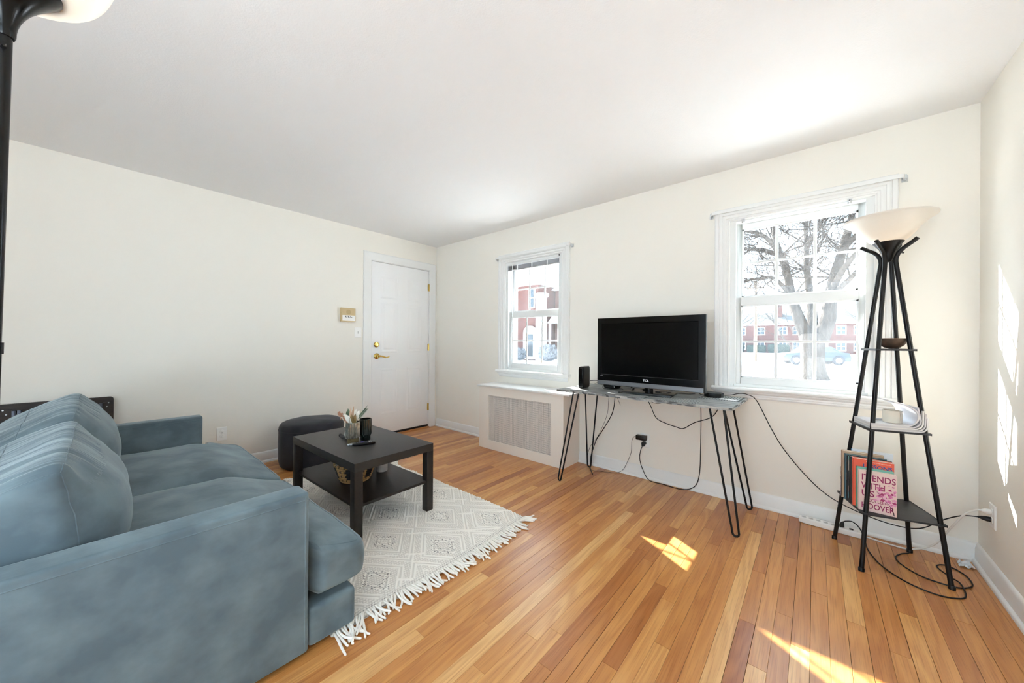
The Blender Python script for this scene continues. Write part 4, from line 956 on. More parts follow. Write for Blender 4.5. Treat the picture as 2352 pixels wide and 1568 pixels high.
# ================================================================== console table with hairpin legs
GREYT = mat('weathered_grey', (150, 153, 152), 0.45, rgb2=(112, 116, 116), nscale=9, ncoord=(1, 3, 1), ndetail=6, nlo=0.4, nhi=0.62, bump=0.2, bscale=40)
co = thing('console_table', 'grey slab console table on black hairpin legs below the television', 'table', (-0.992, 2.740, 0), R(-1.1), local=True)
CL, CW, CZ0, CZ1 = 0.625, 0.272, 0.751, 0.766
MB().box(-CL + 0.004, CL - 0.004, -CW + 0.004, CW, CZ0, CZ1).build('top_board', GREYT, co)
EDG = mat('edge_light', (176, 176, 172), 0.6, rgb2=(120, 122, 122), nscale=14, nlo=0.45, nhi=0.6); EDG2 = mat('edge_dark', (84, 86, 86), 0.6)
re_ = random.Random(11)
for row in range(2):
    xx = -CL
    while xx < CL - 0.004:
        ln = min(re_.choice([0.02, 0.026, 0.034, 0.05]), CL - xx)
        zz = CZ0 - 0.002 + row * 0.0088
        MB().box(xx + 0.0006, xx + ln - 0.0006, -CW - 0.001 - re_.uniform(0, 0.002), -CW + 0.0038, zz, zz + 0.0078).build('edge_tile', EDG if re_.random() < 0.72 else EDG2, co)
        xx += ln
for row in range(2):
    for k in range(9):
        y0 = -CW + 0.004 + k * (2 * CW - 0.006) / 9; zz = CZ0 - 0.002 + row * 0.0088
        MB().box(CL - 0.0038, CL + 0.001, y0 + 0.0006, y0 + (2 * CW - 0.006) / 9 - 0.0006, zz, zz + 0.0078).build('edge_tile', EDG if re_.random() < 0.8 else EDG2, co)
SLT = mat('slat_pale', (164, 168, 168), 0.5); GRV = mat('groove_dark', (66, 70, 70), 0.7)
def slat_patch(x0, x1, y0, y1, pitch):
    MB().box(x0, x1, y0, y1, CZ1, CZ1 + 0.0006).build('groove_bed', GRV, co)
    xx = x0; first = None
    while xx + pitch * 0.55 <= x1 + 1e-6:
        if first is None:
            first = MB().box(0, pitch * 0.55, y0, y1, CZ1 + 0.0006, CZ1 + 0.0022).build('slat', SLT, co); first.location = (xx, 0, 0)
        else: share(first, 'slat', co, (xx, 0, 0))
        xx += pitch
slat_patch(0.19, 0.43, -CW + 0.008, -CW + 0.17, 0.0145)
slat_patch(0.36, 0.615, 0.02, 0.255, 0.0155)
slat_patch(-0.02, 0.10, -CW + 0.008, -CW + 0.12, 0.0165)
feet = {(-1, -1): ((-1.607, 2.505), (-1.505, 2.550), (-1.445, 2.530)), (-1, 1): ((-1.580, 2.962), (-1.600, 2.915), (-1.475, 2.920)), (1, -1): ((-0.353, 2.474), (-0.510, 2.540), (-0.430, 2.535)), (1, 1): ((-0.340, 2.939), (-0.490, 2.845), (-0.438, 2.878))}
Minv = (Matrix.Translation((-0.992, 2.740, 0)) @ Matrix.Rotation(R(-1.1), 4, 'Z')).inverted()
for key, (ft_, ta, tb) in feet.items():
    F = Vector((*ft_, 0.0068)); A_ = Vector((*ta, CZ0 - 0.001)); B_ = Vector((*tb, CZ0 - 0.001)); s_ = (B_ - A_); s_.z = 0; s_.normalize()
    rr_ = 0.017; pts = [A_]
    pl = F - s_ * rr_ + Vector((0, 0, rr_)); pr_ = F + s_ * rr_ + Vector((0, 0, rr_))
    pts += [A_.lerp(pl, 0.5), pl]
    for k in range(1, 6):
        a = PI * k / 6; pts.append(F - s_ * rr_ * math.cos(a) + Vector((0, 0, rr_ * (1 - math.sin(a)))))
    pts += [pr_, B_.lerp(pr_, 0.5), B_]
    mb = MB().tube(pts, 0.0062, 10); mid = (A_ + B_) / 2
    mb.box(mid.x - 0.05, mid.x + 0.05, mid.y - 0.02, mid.y + 0.02, CZ0 - 0.004, CZ0 - 0.0005); mb.xf(Minv)
    mb.build('hairpin_leg', BLACKM, co, smooth=True)
CT = CZ1
# ------------------------------------------------------------------ television
tv = thing('television', 'black flat screen television with silver lower strip on the console table', 'television', (-0.975, 2.74, CT + 0.001))
GLOSS = mat('gloss_black', (8, 8, 9), 0.12, spec=0.22); SCR = mat('lcd_screen', (6, 6, 7), 0.12, spec=0.14); SILV = mat('silver_strip', (122, 123, 127), 0.35, 0.5)
x0, x1, z0, z1 = -1.386, -0.573, 0.803, 1.352; yf = 2.738
fT = lambda a, b, h: (a, yf - h, b)
mb = MB(); mb.rings([(x0 + 0.06, x1 - 0.06, z0 + 0.06, z1 - 0.06, -0.085), (x0 + 0.03, x1 - 0.03, z0 + 0.04, z1 - 0.03, -0.07), (x0, x1, z0, z1, -0.035), (x0, x1, z0, z1, 0.0)], fT, cap=False)
mb.rings([(x0 + 0.06, x1 - 0.06, z0 + 0.06, z1 - 0.06, -0.085)], fT); mb.build('back_shell', BLACKP, tv)
MB().rings([(x0, x1, z0, z1, -0.001), (x0, x1, z0, z1, 0.004), (x0 + 0.002, x1 - 0.002, z0 + 0.002, z1 - 0.002, 0.006), (x0 + 0.036, x1 - 0.046, z0 + 0.088, z1 - 0.046, 0.006), (x0 + 0.039, x1 - 0.049, z0 + 0.091, z1 - 0.049, 0.0025)], fT, cap=False).build('bezel', GLOSS, tv)
MB().rings([(x0 + 0.037, x1 - 0.047, z0 + 0.089, z1 - 0.047, 0.0022)], fT).build('screen', SCR, tv)
MB().rings([(x0 + 0.002, x1 - 0.012, z0 + 0.002, z0 + 0.037, 0.005), (x0 + 0.002, x1 - 0.012, z0 + 0.003, z0 + 0.036, 0.009), (x0 + 0.004, x1 - 0.014, z0 + 0.006, z0 + 0.033, 0.010)], fT).build('silver_strip', SILV, tv)
text('brand_lettering', 'TCL', 0.021, mat('print_white', (226, 226, 228), 0.4), tv, (-0.983, yf - 0.0064, 0.856), (1, 0, 0), (0, 0, 1), off=0.0008, align='CENTER', fit=0.044)
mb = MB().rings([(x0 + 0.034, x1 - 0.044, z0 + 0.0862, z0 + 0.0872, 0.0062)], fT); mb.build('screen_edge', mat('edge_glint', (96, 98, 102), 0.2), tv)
for q in (0.0,): MB().rings([(x0 + 0.028, x0 + 0.05, z0 + 0.072, z0 + 0.076, 0.0062)], fT).build('port_print', mat('print_grey', (120, 120, 122), 0.5), tv)
MB().lathe([(0.027, 0.011), (0.027, 0.10), (0.0, 0.10)], 24, (-0.968, 2.765, CT), sx=1.1).build('neck', GLOSS, tv, smooth=True)
mb = MB(); mb.prism([(-1.150, 2.606), (-0.762, 2.598), (-0.790, 2.860), (-1.125, 2.866)], 0.0006, 0.010, lambda a, b, h: (a, b, CT + h)); mb.build('base_plate', mat('base_glass', (40, 44, 46), 0.08, spec=0.7), tv, bevel=0.002)
# ------------------------------------------------------------------ modem, router, streaming box
md = thing('modem', 'upright black modem at the left end of the console table', 'modem', (-1.497, 2.71, CT), R(8), local=True)
cushion(12, lambda q: Vector((0.0235 * q.x, 0.080 * q.y, 0.092 + 0.0905 * q.z)), 10).build('case', BLACKP, md, smooth=True, angle=60)
MB().box(-0.019, 0.019, -0.0808, -0.0795, 0.02, 0.165).build('front_panel', GLOSS, md, bevel=0.0005)
for k in range(5): MB().box(0.0228, 0.0240, -0.05, 0.05, 0.03 + k * 0.028, 0.034 + k * 0.028).build('vent_rib', BLACKP, md)
MB().box(-0.016, 0.016, -0.055, 0.055, 0.0003, 0.004).build('foot', BLACKP, md)
for k in range(4): MB().lathe([(0.0012, 0), (0.0012, 0.0006)], 8).xf(Matrix.Translation((0.0, -0.081, 0.06 + k * 0.018)) @ Matrix.Rotation(R(90), 4, 'X')).build('indicator', mat('led_dim', (90, 96, 90), 0.5), md)
rt = thing('router', 'low rounded black router half hidden behind the television', 'router', (-1.300, 2.830, CT))
MB().lathe([(0.045, 0.0006), (0.062, 0.006), (0.068, 0.022), (0.064, 0.036), (0.04, 0.042), (0.0, 0.043)], 32, (-1.300, 2.830, CT), sx=1.1, sy=0.8).build('case', GLOSS, rt, smooth=True)
MB().box(-1.335, -1.270, 2.7715, 2.774, CT + 0.012, CT + 0.026).build('front_panel', BLACKP, rt)
MB().box(-1.258, -1.252, 2.771, 2.774, CT + 0.018, CT + 0.023).build('light', mat('led_white', (200, 206, 206), 0.4), rt)
sb = thing('streaming_box', 'small black rounded streaming box at the right end of the console table', 'box', (-0.548, 2.872, CT))
pts = [(-0.607, 2.852), (-0.572, 2.822), (-0.530, 2.818), (-0.497, 2.842), (-0.492, 2.905), (-0.510, 2.925), (-0.590, 2.925), (-0.607, 2.905)]
MB().prism(pts, 0.0028, 0.033, lambda a, b, h: (a, b, CT + h)).build('case', BLACKP, sb, bevel=0.005)
MB().prism([(a * 0.9 - 0.055, b * 0.9 + 0.287) for a, b in pts], 0.0331, 0.0338, lambda a, b, h: (a, b, CT + h)).build('lid', mat('matte_top', (64, 66, 66), 0.5), sb)
wc = MB().prism([(-0.505, 2.79), (-0.40, 2.765), (-0.392, 2.80), (-0.492, 2.835)], 0.0026, 0.0036, lambda a, b, h: (a, b, CT + h))
tag(wc.build('white_card', mat('card_white', (240, 240, 240), 0.6)), 'white card lying beside the streaming box', 'card')

# ================================================================== cables
def cable(name, label, pts, r, m=RUBBER, sub=8, parent=None):
    mb = MB().tube(catmull(pts, sub), r, 7); o = mb.build(name, m, parent, smooth=True, angle=80)
    if parent is None: tag(o, label, 'cable')
    return o
ad = thing('power_adapter', 'black brick power adapter plugged into the outlet under the console', 'adapter', (-1.13, YA, 0.32))
MB().box(-1.162, -1.078, YA - 0.052, YA - 0.0085, 0.327, 0.365).build('brick', BLACKP, ad, bevel=0.004)
cable('cord', '', [(-1.158, YA - 0.033, 0.346), (-1.182, YA - 0.036, 0.342), (-1.20, YA - 0.036, 0.30), (-1.207, YA - 0.036, 0.2), (-1.25, YA - 0.036, 0.09), (-1.285, YA - 0.036, 0.03), (-1.335, 2.985, 0.004), (-1.45, 2.93, 0.004), (-1.52, 2.905, 0.004), (-1.575, 2.955, 0.006), (-1.612, 2.985, 0.06), (-1.585, 2.985, 0.18), (-1.50, 2.975, 0.30), (-1.41, 2.965, 0.5), (-1.388, 2.955, 0.65), (-1.385, 2.945, 0.748)], 0.0017, parent=ad)
pc_ = thing('television_power_cord', 'black power cord running from the console down to the outlet', 'cable', (-0.9, 2.99, 0))
cable('cord', '', [(-0.655, 2.96, 0.748), (-0.655, 2.985, 0.60), (-0.657, 2.985, 0.35), (-0.665, 2.985, 0.15), (-0.70, 2.985, 0.05), (-0.79, 2.990, 0.005), (-0.93, 2.995, 0.005), (-1.045, 3.0, 0.008), (-1.10, 3.005, 0.08), (-1.128, 3.008, 0.16), (-1.125, 3.012, 0.23), (-1.108, 3.022, 0.285)], 0.0032, parent=pc_)
MB().prism([(-1.118, 0.275), (-1.098, 0.272), (-1.083, 0.300), (-1.090, 0.314), (-1.112, 0.314), (-1.12, 0.30)], 0.0085, 0.034, fA()).build('plug', BLACKP, pc_, bevel=0.003)
cable('coax_cable', 'thick black cable dropping behind the left console legs', [(-1.330, 2.95, 0.748), (-1.332, 2.955, 0.64), (-1.36, 2.96, 0.52), (-1.44, 2.965, 0.38), (-1.51, 2.97, 0.27), (-1.545, 2.975, 0.18), (-1.572, 2.98, 0.10), (-1.568, 2.965, 0.02), (-1.54, 2.915, 0.005), (-1.47, 2.82, 0.005)], 0.0038)
cable('video_cable', 'black cable hanging in a loop under the console table', [(-1.06, 2.90, 0.748), (-1.02, 2.945, 0.64), (-0.975, 2.95, 0.545), (-0.90, 2.95, 0.512), (-0.83, 2.95, 0.497), (-0.77, 2.95, 0.492), (-0.69, 2.95, 0.55), (-0.58, 2.95, 0.605), (-0.53, 2.94, 0.68), (-0.50, 2.93, 0.748)], 0.0032)
cable('short_cable', 'short thin black cable sagging beneath the console edge', [(-1.03, 2.80, 0.748), (-0.99, 2.82, 0.700), (-0.93, 2.83, 0.682), (-0.87, 2.82, 0.705), (-0.84, 2.80, 0.748)], 0.0018)
cable('loose_cord', 'thin loose cord end hanging under the left console', [(-1.40, 2.90, 0.748), (-1.36, 2.90, 0.715), (-1.30, 2.90, 0.70), (-1.275, 2.90, 0.66), (-1.255, 2.90, 0.62)], 0.0018)
cable('modem_cable', 'black cable from the modem to behind the television', [(-1.475, 2.775, CT + 0.055), (-1.44, 2.81, CT + 0.058), (-1.40, 2.83, CT + 0.05), (-1.365, 2.85, CT + 0.02), (-1.34, 2.90, CT + 0.005)], 0.003)
cable('thin_modem_wire', 'thin wire curling from the modem over the table', [(-1.475, 2.765, CT + 0.03), (-1.45, 2.80, CT + 0.028), (-1.42, 2.83, CT + 0.045), (-1.39, 2.86, CT + 0.05)], 0.0014)
cable('router_wire', 'thin wire looping in front of the router', [(-1.365, 2.80, CT + 0.03), (-1.355, 2.77, CT + 0.012), (-1.33, 2.748, CT + 0.003), (-1.28, 2.752, CT + 0.003), (-1.22, 2.80, CT + 0.006), (-1.19, 2.80, CT + 0.006)], 0.0018)
cable('television_cable', 'black looped cable beside the television neck', [(-1.12, 2.875, CT + 0.02), (-1.14, 2.88, CT + 0.032), (-1.16, 2.88, CT + 0.022), (-1.12, 2.88, CT + 0.006), (-1.06, 2.88, CT + 0.008), (-1.01, 2.875, CT + 0.03), (-0.985, 2.87, CT + 0.05)], 0.003)
cable('dongle_wire', 'thin wire trailing right of the television neck', [(-0.93, 2.79, CT + 0.012), (-0.90, 2.80, CT + 0.012), (-0.86, 2.81, CT + 0.014), (-0.80, 2.87, CT + 0.004), (-0.72, 2.88, CT + 0.004), (-0.67, 2.87, CT + 0.012)], 0.0022)
cable('box_wire', 'short black wire behind the streaming box', [(-0.665, 2.83, 0.80), (-0.645, 2.835, 0.795), (-0.625, 2.86, CT + 0.012), (-0.60, 2.915, CT + 0.006)], 0.0025)
bc = thing('long_black_cable', 'long black cord from the streaming box down to the right wall outlet', 'cable', (0, 2.98, 0.1))
cable('cord', '', [(-0.492, 2.905, CT + 0.016), (-0.45, 2.92, CT + 0.020), (-0.40, 2.94, CT + 0.034), (-0.355, 2.955, CT + 0.028), (-0.305, 2.975, 0.755), (-0.228, 2.985, 0.583), (-0.156, 2.99, 0.448), (-0.043, 2.99, 0.301), (0.063, 2.985, 0.204), (0.182, 2.98, 0.150), (0.33, 2.965, 0.122), (0.44, 2.935, 0.145), (0.52, 2.895, 0.235), (0.575, 2.862, 0.285), (0.625, 2.846, 0.300)], 0.0028, parent=bc)
mb = MB(); mb.tube([(0.618, 2.847, 0.300), (0.630, 2.844, 0.3005), (0.643, 2.841, 0.3005), (0.6565, 2.838, 0.3005)], [0.004, 0.009, 0.0125, 0.0125], 12); mb.build('plug', BLACKP, bc, smooth=True)
# power strip
ps = thing('power_strip', 'white power strip on the floor against the baseboard', 'power strip', (0.075, 2.972, 0), R(-4.0), local=True)
cushion(14, lambda q: Vector((0.150 * q.x, 0.0265 * q.y, 0.0175 + 0.017 * q.z)), 8).build('housing', WHITEP, ps, smooth=True, angle=70)
GREYS = mat('socket_grey', (190, 190, 188), 0.5)
for k in range(6): MB().lathe([(0.0, 0.0), (0.0125, 0.0), (0.012, 0.0006), (0.0, 0.0006)], 20, (-0.125 + k * 0.035, 0, 0.0343)).build('socket', GREYS, ps)
MB().box(0.088, 0.106, -0.009, 0.009, 0.033, 0.0375).build('rocker_switch', DARK, ps, bevel=0.001)
MB().lathe([(0.003, 0), (0.003, 0.002)], 10, (0.125, 0, 0.0335)).build('indicator', GREYS, ps)
CREAM = mat('white_cable', (232, 230, 224), 0.5)
cable('cord', '', [(0.150, 0, 0.016), (0.19, 0.004, 0.010), (0.26, 0.006, 0.006), (0.34, 0.008, 0.012), (0.42, -0.005, 0.075), (0.47, -0.045, 0.195), (0.51, -0.085, 0.295), (0.545, -0.102, 0.336), (0.573, -0.1065, 0.340)], 0.0042, CREAM, parent=ps)
mb = MB(); mb.tube([(0.560, -0.104, 0.339), (0.570, -0.103, 0.340), (0.588, -0.101, 0.340)], [0.006, 0.013, 0.013], 12); mb.build('plug', CREAM, ps, smooth=True)

# ================================================================== shelf floor lamp (right)
sl = thing('shelf_lamp', 'black four legged shelf floor lamp with frosted bowl shade in the corner', 'floor lamp', (0.2945, 2.7345, 0), R(16.4), local=True)
ZN, KN, HS = 1.60, 0.12, 0.1625
def lscale(z): return HS * (1 - (1 - KN) * z / ZN)
for sx in (-1, 1):
    for sy in (-1, 1):
        pts = [(sx * lscale(z), sy * lscale(z), z) for z in (0.006, 0.4, 0.8, 1.2, 1.52, 1.585)]
        e = lscale(1.585)
        pts += [(sx * (e + 0.001), sy * (e + 0.001), 1.606), (sx * (e + 0.008), sy * (e + 0.008), 1.630), (sx * (e + 0.022), sy * (e + 0.022), 1.652), (sx * (e + 0.042), sy * (e + 0.042), 1.672), (sx * (e + 0.058), sy * (e + 0.058), 1.690)]
        l_ = MB().tube(pts, 0.0098, 12).build('leg', BLACKM, sl, smooth=True)
        MB().lathe([(0.0098, 0.0), (0.0125, 0.001), (0.0125, 0.016), (0.0105, 0.019)], 12, (sx * HS, sy * HS, 0.0)).build('rubber_foot', BLACKP, l_, smooth=True)
SHM = mat('shelf_black', (44, 45, 48), 0.45, rgb2=(52, 54, 58), nscale=4, ncoord=(1, 8, 1))
SZ = {0: 0.291, 1: 0.714, 2: 1.128}
for k, z in SZ.items():
    h_ = lscale(z) + 0.016
    # board with a notch-free rounded rim
    s_ = MB().box(-h_, h_, -h_, h_, z - 0.009, z).build('shelf', SHM, sl, bevel=0.0015)
    for sx in (-1, 1): MB().box(sx * h_ - 0.001, sx * h_ + 0.001, -h_, h_, z - 0.010, z + 0.001).build('edge_band', BLACKM, s_)
MB().lathe([(0.006, 1.588), (0.013, 1.592), (0.018, 1.603), (0.024, 1.630), (0.036, 1.660), (0.052, 1.681), (0.058, 1.688), (0.060, 1.692), (0.054, 1.692), (0.045, 1.680), (0.0, 1.655)], 40).build('lamp_cup', BLACKM, sl, smooth=True, angle=60)
SHADE = shade_material('frosted_glass', (0.90, 0.86, 0.80), 0.45)
o_ = [(0.050, 1.690), (0.062, 1.694), (0.078, 1.708), (0.096, 1.730), (0.116, 1.757), (0.136, 1.780), (0.156, 1.797), (0.172, 1.808), (0.178, 1.814), (0.178, 1.819)]
i_ = [(0.174, 1.820), (0.166, 1.812), (0.150, 1.799), (0.131, 1.783), (0.112, 1.762), (0.092, 1.735), (0.074, 1.713), (0.058, 1.700), (0.048, 1.697)]
mb = MB(); mb.lathe(o_ + i_, 56); mb.f = mb.f[:-2]; mb.build('lamp_shade', SHADE, sl, smooth=True, angle=80)
MB().lathe([(0.012, 1.656), (0.014, 1.690), (0.012, 1.700), (0.026, 1.725), (0.030, 1.745), (0.024, 1.766), (0.0, 1.775)], 20).build('bulb', mat('bulb_warm', (255, 236, 205), 0.5, emit=(255, 222, 180), estr=LAMP_R), sl, smooth=True)
mb = MB(); mb.tube([(0.022, 0.012, 1.640), (0.062, 0.032, 1.640), (0.078, 0.041, 1.641)], [0.0025, 0.0025, 0.004], 8); mb.build('switch', BLACKP, sl, smooth=True)
MW = Matrix.Translation((0.2945, 2.7345, 0)) @ Matrix.Rotation(R(16.4), 4, 'Z'); MWi = MW.inverted()
# lamp cord: foot of the back leg, loops over the floor, ends in the strip
cw = [(0.405, 2.925, 0.006), (0.392, 2.905, 0.004), (0.365, 2.875, 0.004), (0.337, 2.81, 0.004), (0.350, 2.735, 0.004), (0.41, 2.662, 0.004), (0.505, 2.648, 0.0045), (0.558, 2.685, 0.0045), (0.580, 2.735, 0.0045), (0.574, 2.82, 0.0045), (0.528, 2.878, 0.0045), (0.485, 2.835, 0.0045), (0.510, 2.745, 0.0075), (0.536, 2.70, 0.0075), (0.532, 2.60, 0.0045), (0.505, 2.545, 0.004), (0.43, 2.515, 0.004), (0.34, 2.553, 0.004), (0.268, 2.655, 0.004), (0.232, 2.80, 0.004), (0.226, 2.90, 0.012), (0.208, 2.938, 0.060), (0.178, 2.955, 0.085), (0.148, 2.962, 0.078), (0.135, 2.966, 0.066)]
lc = thing('lamp_cord', 'black lamp cord looping over the floor around the shelf lamp feet', 'cable', (0.4, 2.7, 0))
cable('cord', '', cw, 0.0032, parent=lc)
mb = MB(); mb.tube([(0.136, 2.966, 0.068), (0.132, 2.967, 0.058), (0.130, 2.9675, 0.046), (0.130, 2.968, 0.0358)], [0.004, 0.009, 0.012, 0.012], 10); mb.build('plug', BLACKP, lc, smooth=True)

# coconut bowl
cb_ = thing('coconut_bowl', 'dark brown coconut shell bowl on the top shelf of the lamp', 'bowl', (0.310, 2.735, SZ[2]))
COCO = mat('coconut_shell', (56, 42, 32), 0.55, rgb2=(92, 72, 56), nscale=24, ndetail=5, bump=0.3, bscale=60)
prof = [(0.012, 0.001), (0.030, 0.007), (0.046, 0.021), (0.054, 0.038), (0.057, 0.055), (0.0535, 0.055), (0.050, 0.040), (0.042, 0.025), (0.025, 0.012), (0.0003, 0.009)]
MB().lathe(prof, 32, (0.310, 2.735, SZ[2])).build('shell', COCO, cb_, smooth=True)
MB().lathe([(0.0535, 0.0545), (0.0572, 0.0545), (0.0572, 0.0562), (0.0535, 0.0562), (0.0535, 0.0545)], 32, (0.310, 2.735, SZ[2])).build('rim', mat('coconut_rim', (120, 96, 74), 0.6), cb_)

# magazines on the middle shelf, curling up at the right
PAPS = [mat('paper_%d' % i, c_, 0.55) for i, c_ in enumerate([(214, 212, 210), (200, 198, 198), (222, 220, 216), (206, 204, 206), (216, 214, 214)])]
def magazine(i, z0, flat0, flat1, rad, sweep, tail, y0, y1, thk, label, m):
    path = [(flat0, z0)]; n = 6
    for k in range(1, n + 1): path.append((flat0 + (flat1 - flat0) * k / n, z0 + 0.0008 * math.sin(k)))
    for k in range(1, 13):
        a = sweep * k / 12; path.append((flat1 + rad * math.sin(a), z0 + rad * (1 - math.cos(a))))
    dx, dz = math.cos(sweep), math.sin(sweep); e = path[-1]
    for k in range(1, 5): path.append((e[0] + dx * tail * k / 4, e[1] + dz * tail * k / 4 - 0.02 * (k / 4) ** 2 * (sweep > 1.8)))
    mb = MB(); vs = []; fs = []; N_ = len(path)
    for j, (a, b) in enumerate(path):
        a0 = path[max(j - 1, 0)]; a1 = path[min(j + 1, N_ - 1)]; t = Vector((a1[0] - a0[0], 0, a1[1] - a0[1])).normalized(); nn = Vector((-t.z, 0, t.x)) * thk
        skew = 0.0
        for (yy, off) in ((y0, 0), (y1, 0), (y1, 1), (y0, 1)): vs.append(Vector((a, yy, b)) + nn * off)
    for j in range(N_ - 1):
        for k in range(4): fs.append((4 * j + k, 4 * j + (k + 1) % 4, 4 * j + 4 + (k + 1) % 4, 4 * j + 4 + k))
    fs += [(3, 2, 1, 0), tuple(4 * (N_ - 1) + k for k in range(4))]
    mb.add(vs, fs); mb.xf(MW)
    t = thing('magazine', label, 'magazine', (0.30, 2.73, SZ[1]), group='magazines curled on the lamp shelf')
    mb.build('pages', m, t, smooth=True, angle=50)
    # printed inner cover
    if i == 4:
        vs = []; fs = []
        idx = list(range(8, N_ - 1))
        for j in idx:
            a, b = path[j]; a0 = path[max(j - 1, 0)]; a1 = path[min(j + 1, N_ - 1)]; tt = Vector((a1[0] - a0[0], 0, a1[1] - a0[1])).normalized(); nn = Vector((-tt.z, 0, tt.x))
            for yy in (y0 + 0.004, y1 - 0.004): vs.append(Vector((a, yy, b)) + nn * (thk + 0.0006))
        for j in range(len(idx) - 1): fs.append((2 * j, 2 * j + 1, 2 * j + 3, 2 * j + 2))
        o = raw('printed_page', MB().add(vs, fs).xf(MW), mat('glossy_page', (226, 230, 240), 0.25, rgb2=(120, 90, 84), nscale=9, nlo=0.56, nhi=0.62), t, smooth=True); o.location = -OFF[t.name]
    return t
MH = lscale(SZ[1]) + 0.006
z = SZ[1] + 0.0006
lbl = ['lowest grey magazine of the curled stack on the lamp shelf', 'second magazine up in the curled stack on the lamp shelf', 'middle magazine of the curled stack on the lamp shelf', 'fourth magazine up in the curled stack on the lamp shelf', 'topmost magazine with glossy pages curling over the cream cup']
specs = [(0.030, 1.50, 0.045), (0.031, 1.52, 0.058), (0.034, 1.55, 0.062), (0.040, 1.75, 0.060), (0.052, 2.55, 0.085)]
for i, (rad, sw_, tl) in enumerate(specs):
    thk = 0.0058
    outer = 0.105 - i * 0.0075
    magazine(i, z, -MH, outer - rad, rad, sw_, tl, -MH - 0.004, MH - 0.02, thk, lbl[i], PAPS[i]); z += thk + 0.0004
ZM = z
cp = thing('cream_cup', 'cream paper cup with a hairline crack on the magazines', 'cup', tuple(MW @ Vector((0.005, -0.035, ZM)))); c0 = MW @ Vector((0.005, -0.035, ZM + 0.0004))
MB().lathe([(0.034, 0.0), (0.0355, 0.003), (0.0375, 0.034), (0.0365, 0.062), (0.034, 0.063), (0.034, 0.03), (0.030, 0.008), (0.0, 0.007)], 32, tuple(c0)).build('wall', mat('cream_ceramic', (232, 224, 208), 0.6), cp, smooth=True)
cr = [Vector(c0) + Vector((math.cos(a_) * (0.0377), math.sin(a_) * 0.0377, z_)) for a_, z_ in ((R(-52), 0.060), (R(-50), 0.045), (R(-47), 0.03), (R(-46), 0.015))]
MB().tube(cr, 0.0005, 5).build('crack', mat('crack_line', (150, 138, 122), 0.8), cp)
for k in range(3):
    mb = MB(); a = Vector((-0.07 + 0.004 * k, -0.02 + 0.006 * k, ZM + 0.002 + 0.003 * k)); b = Vector((-0.005, -0.005 + 0.012 * k, ZM + 0.0025 + 0.003 * k))
    mb.tube([a, b], 0.0016, 6); mb.xf(MW)
    tag(mb.build('pencil', BLACKP if k else mat('white_stick', (230, 230, 230), 0.5), smooth=True), ['thin white stick lying on the magazines left of the cup', 'black pencil lying on the magazines left of the cup', 'second black pencil, lying higher, left of the cup'][k], 'pencil')

# ------------------------------------------------------------------ books on the bottom shelf
BZ = SZ[0] + 0.0008
PAGE = mat('page_block', (236, 230, 218), 0.8)
def book(label, x, y, thk, wd, ht, cover, spine=None, rot=0.0):
    t = thing('book', label, 'book', (x, y, BZ), R(rot), group='books on the bottom lamp shelf', local=True)
    cv = mat('cover_%02x%02x%02x' % cover, cover, 0.4)
    MB().box(0, wd, 0, 0.0012, 0, ht).build('front_cover', cv, t); MB().box(0, wd, thk - 0.0012, thk, 0, ht).build('back_cover', cv, t)
    sm = mat('cover_%02x%02x%02x' % spine, spine, 0.4) if spine else cv
    mb = MB(); n = 6; pl = [(0.0, 0.0)] + [(-0.0025 * math.sin(PI * k / n), thk * k / n) for k in range(1, n)] + [(0.0, thk), (0.0015, thk), (0.0015, 0.0)]
    mb.prism(pl, 0, ht, lambda a, b, h: (a, b, h)); mb.build('spine', sm, t)
    MB().box(0.0016, wd - 0.003, 0.0013, thk - 0.0013, 0.0015, ht - 0.003).build('pages', PAGE, t)
    return t
PINK = (232, 206, 200); bk1 = book('pink paperback with magenta title and blossom branch facing the room', 0.1765, 2.5905, 0.024, 0.137, 0.206, PINK, rot=-1.5)
MAG = mat('magenta_ink', (148, 32, 88), 0.5)
def on_cover(b, body, size, x, z, sx=1.0, m=MAG, off=0.0, align='LEFT', fit=None):
    return text('cover_lettering', body, size, m, b, (x, -0.0004, z), (1, 0, 0), (0, 0, 1), off=off, extrude=0.0001, sx=sx, align=align, fit=fit)
on_cover(bk1, 'IT ENDS', 0.044, 0.010, 0.158, fit=0.121, off=0.0006); on_cover(bk1, 'WITH', 0.044, 0.010, 0.117, fit=0.086, off=0.0006); on_cover(bk1, 'US', 0.044, 0.010, 0.077, fit=0.046, off=0.0006)
on_cover(bk1, 'COLLEEN', 0.024, 0.034, 0.050, fit=0.072, off=0.0002); on_cover(bk1, 'HOOVER', 0.040, 0.010, 0.015, fit=0.118, off=0.0006)
# blossom branch
rp = random.Random(8); BLO = [mat('blossom_%d' % i, c_, 0.6) for i, c_ in enumerate([(224, 150, 190), (206, 112, 160), (236, 186, 208), (170, 60, 110)])]
for i in range(74):
    cx_, cz_ = rp.gauss(0.102, 0.019), rp.gauss(0.088, 0.024); cx_ = min(0.131, max(0.055, cx_)); cz_ = min(0.15, max(0.03, cz_)); s_ = rp.uniform(0.004, 0.0105); a0 = rp.uniform(0, 6.28)
    pts = [(cx_ + s_ * math.cos(a0 + 6.283 * k / 8) * (0.6 if k % 2 else 1.0), cz_ + s_ * 0.75 * math.sin(a0 + 6.283 * k / 8) * (0.6 if k % 2 else 1.0)) for k in range(8)]
    pts = [(min(0.1355, max(0.002, a)), b) for a, b in pts]
    mb = MB().add([(a, -0.0003 - 0.00001 * i, b) for a, b in pts], [tuple(range(8))]); raw('printed_blossom', mb, BLO[i % 4], bk1)
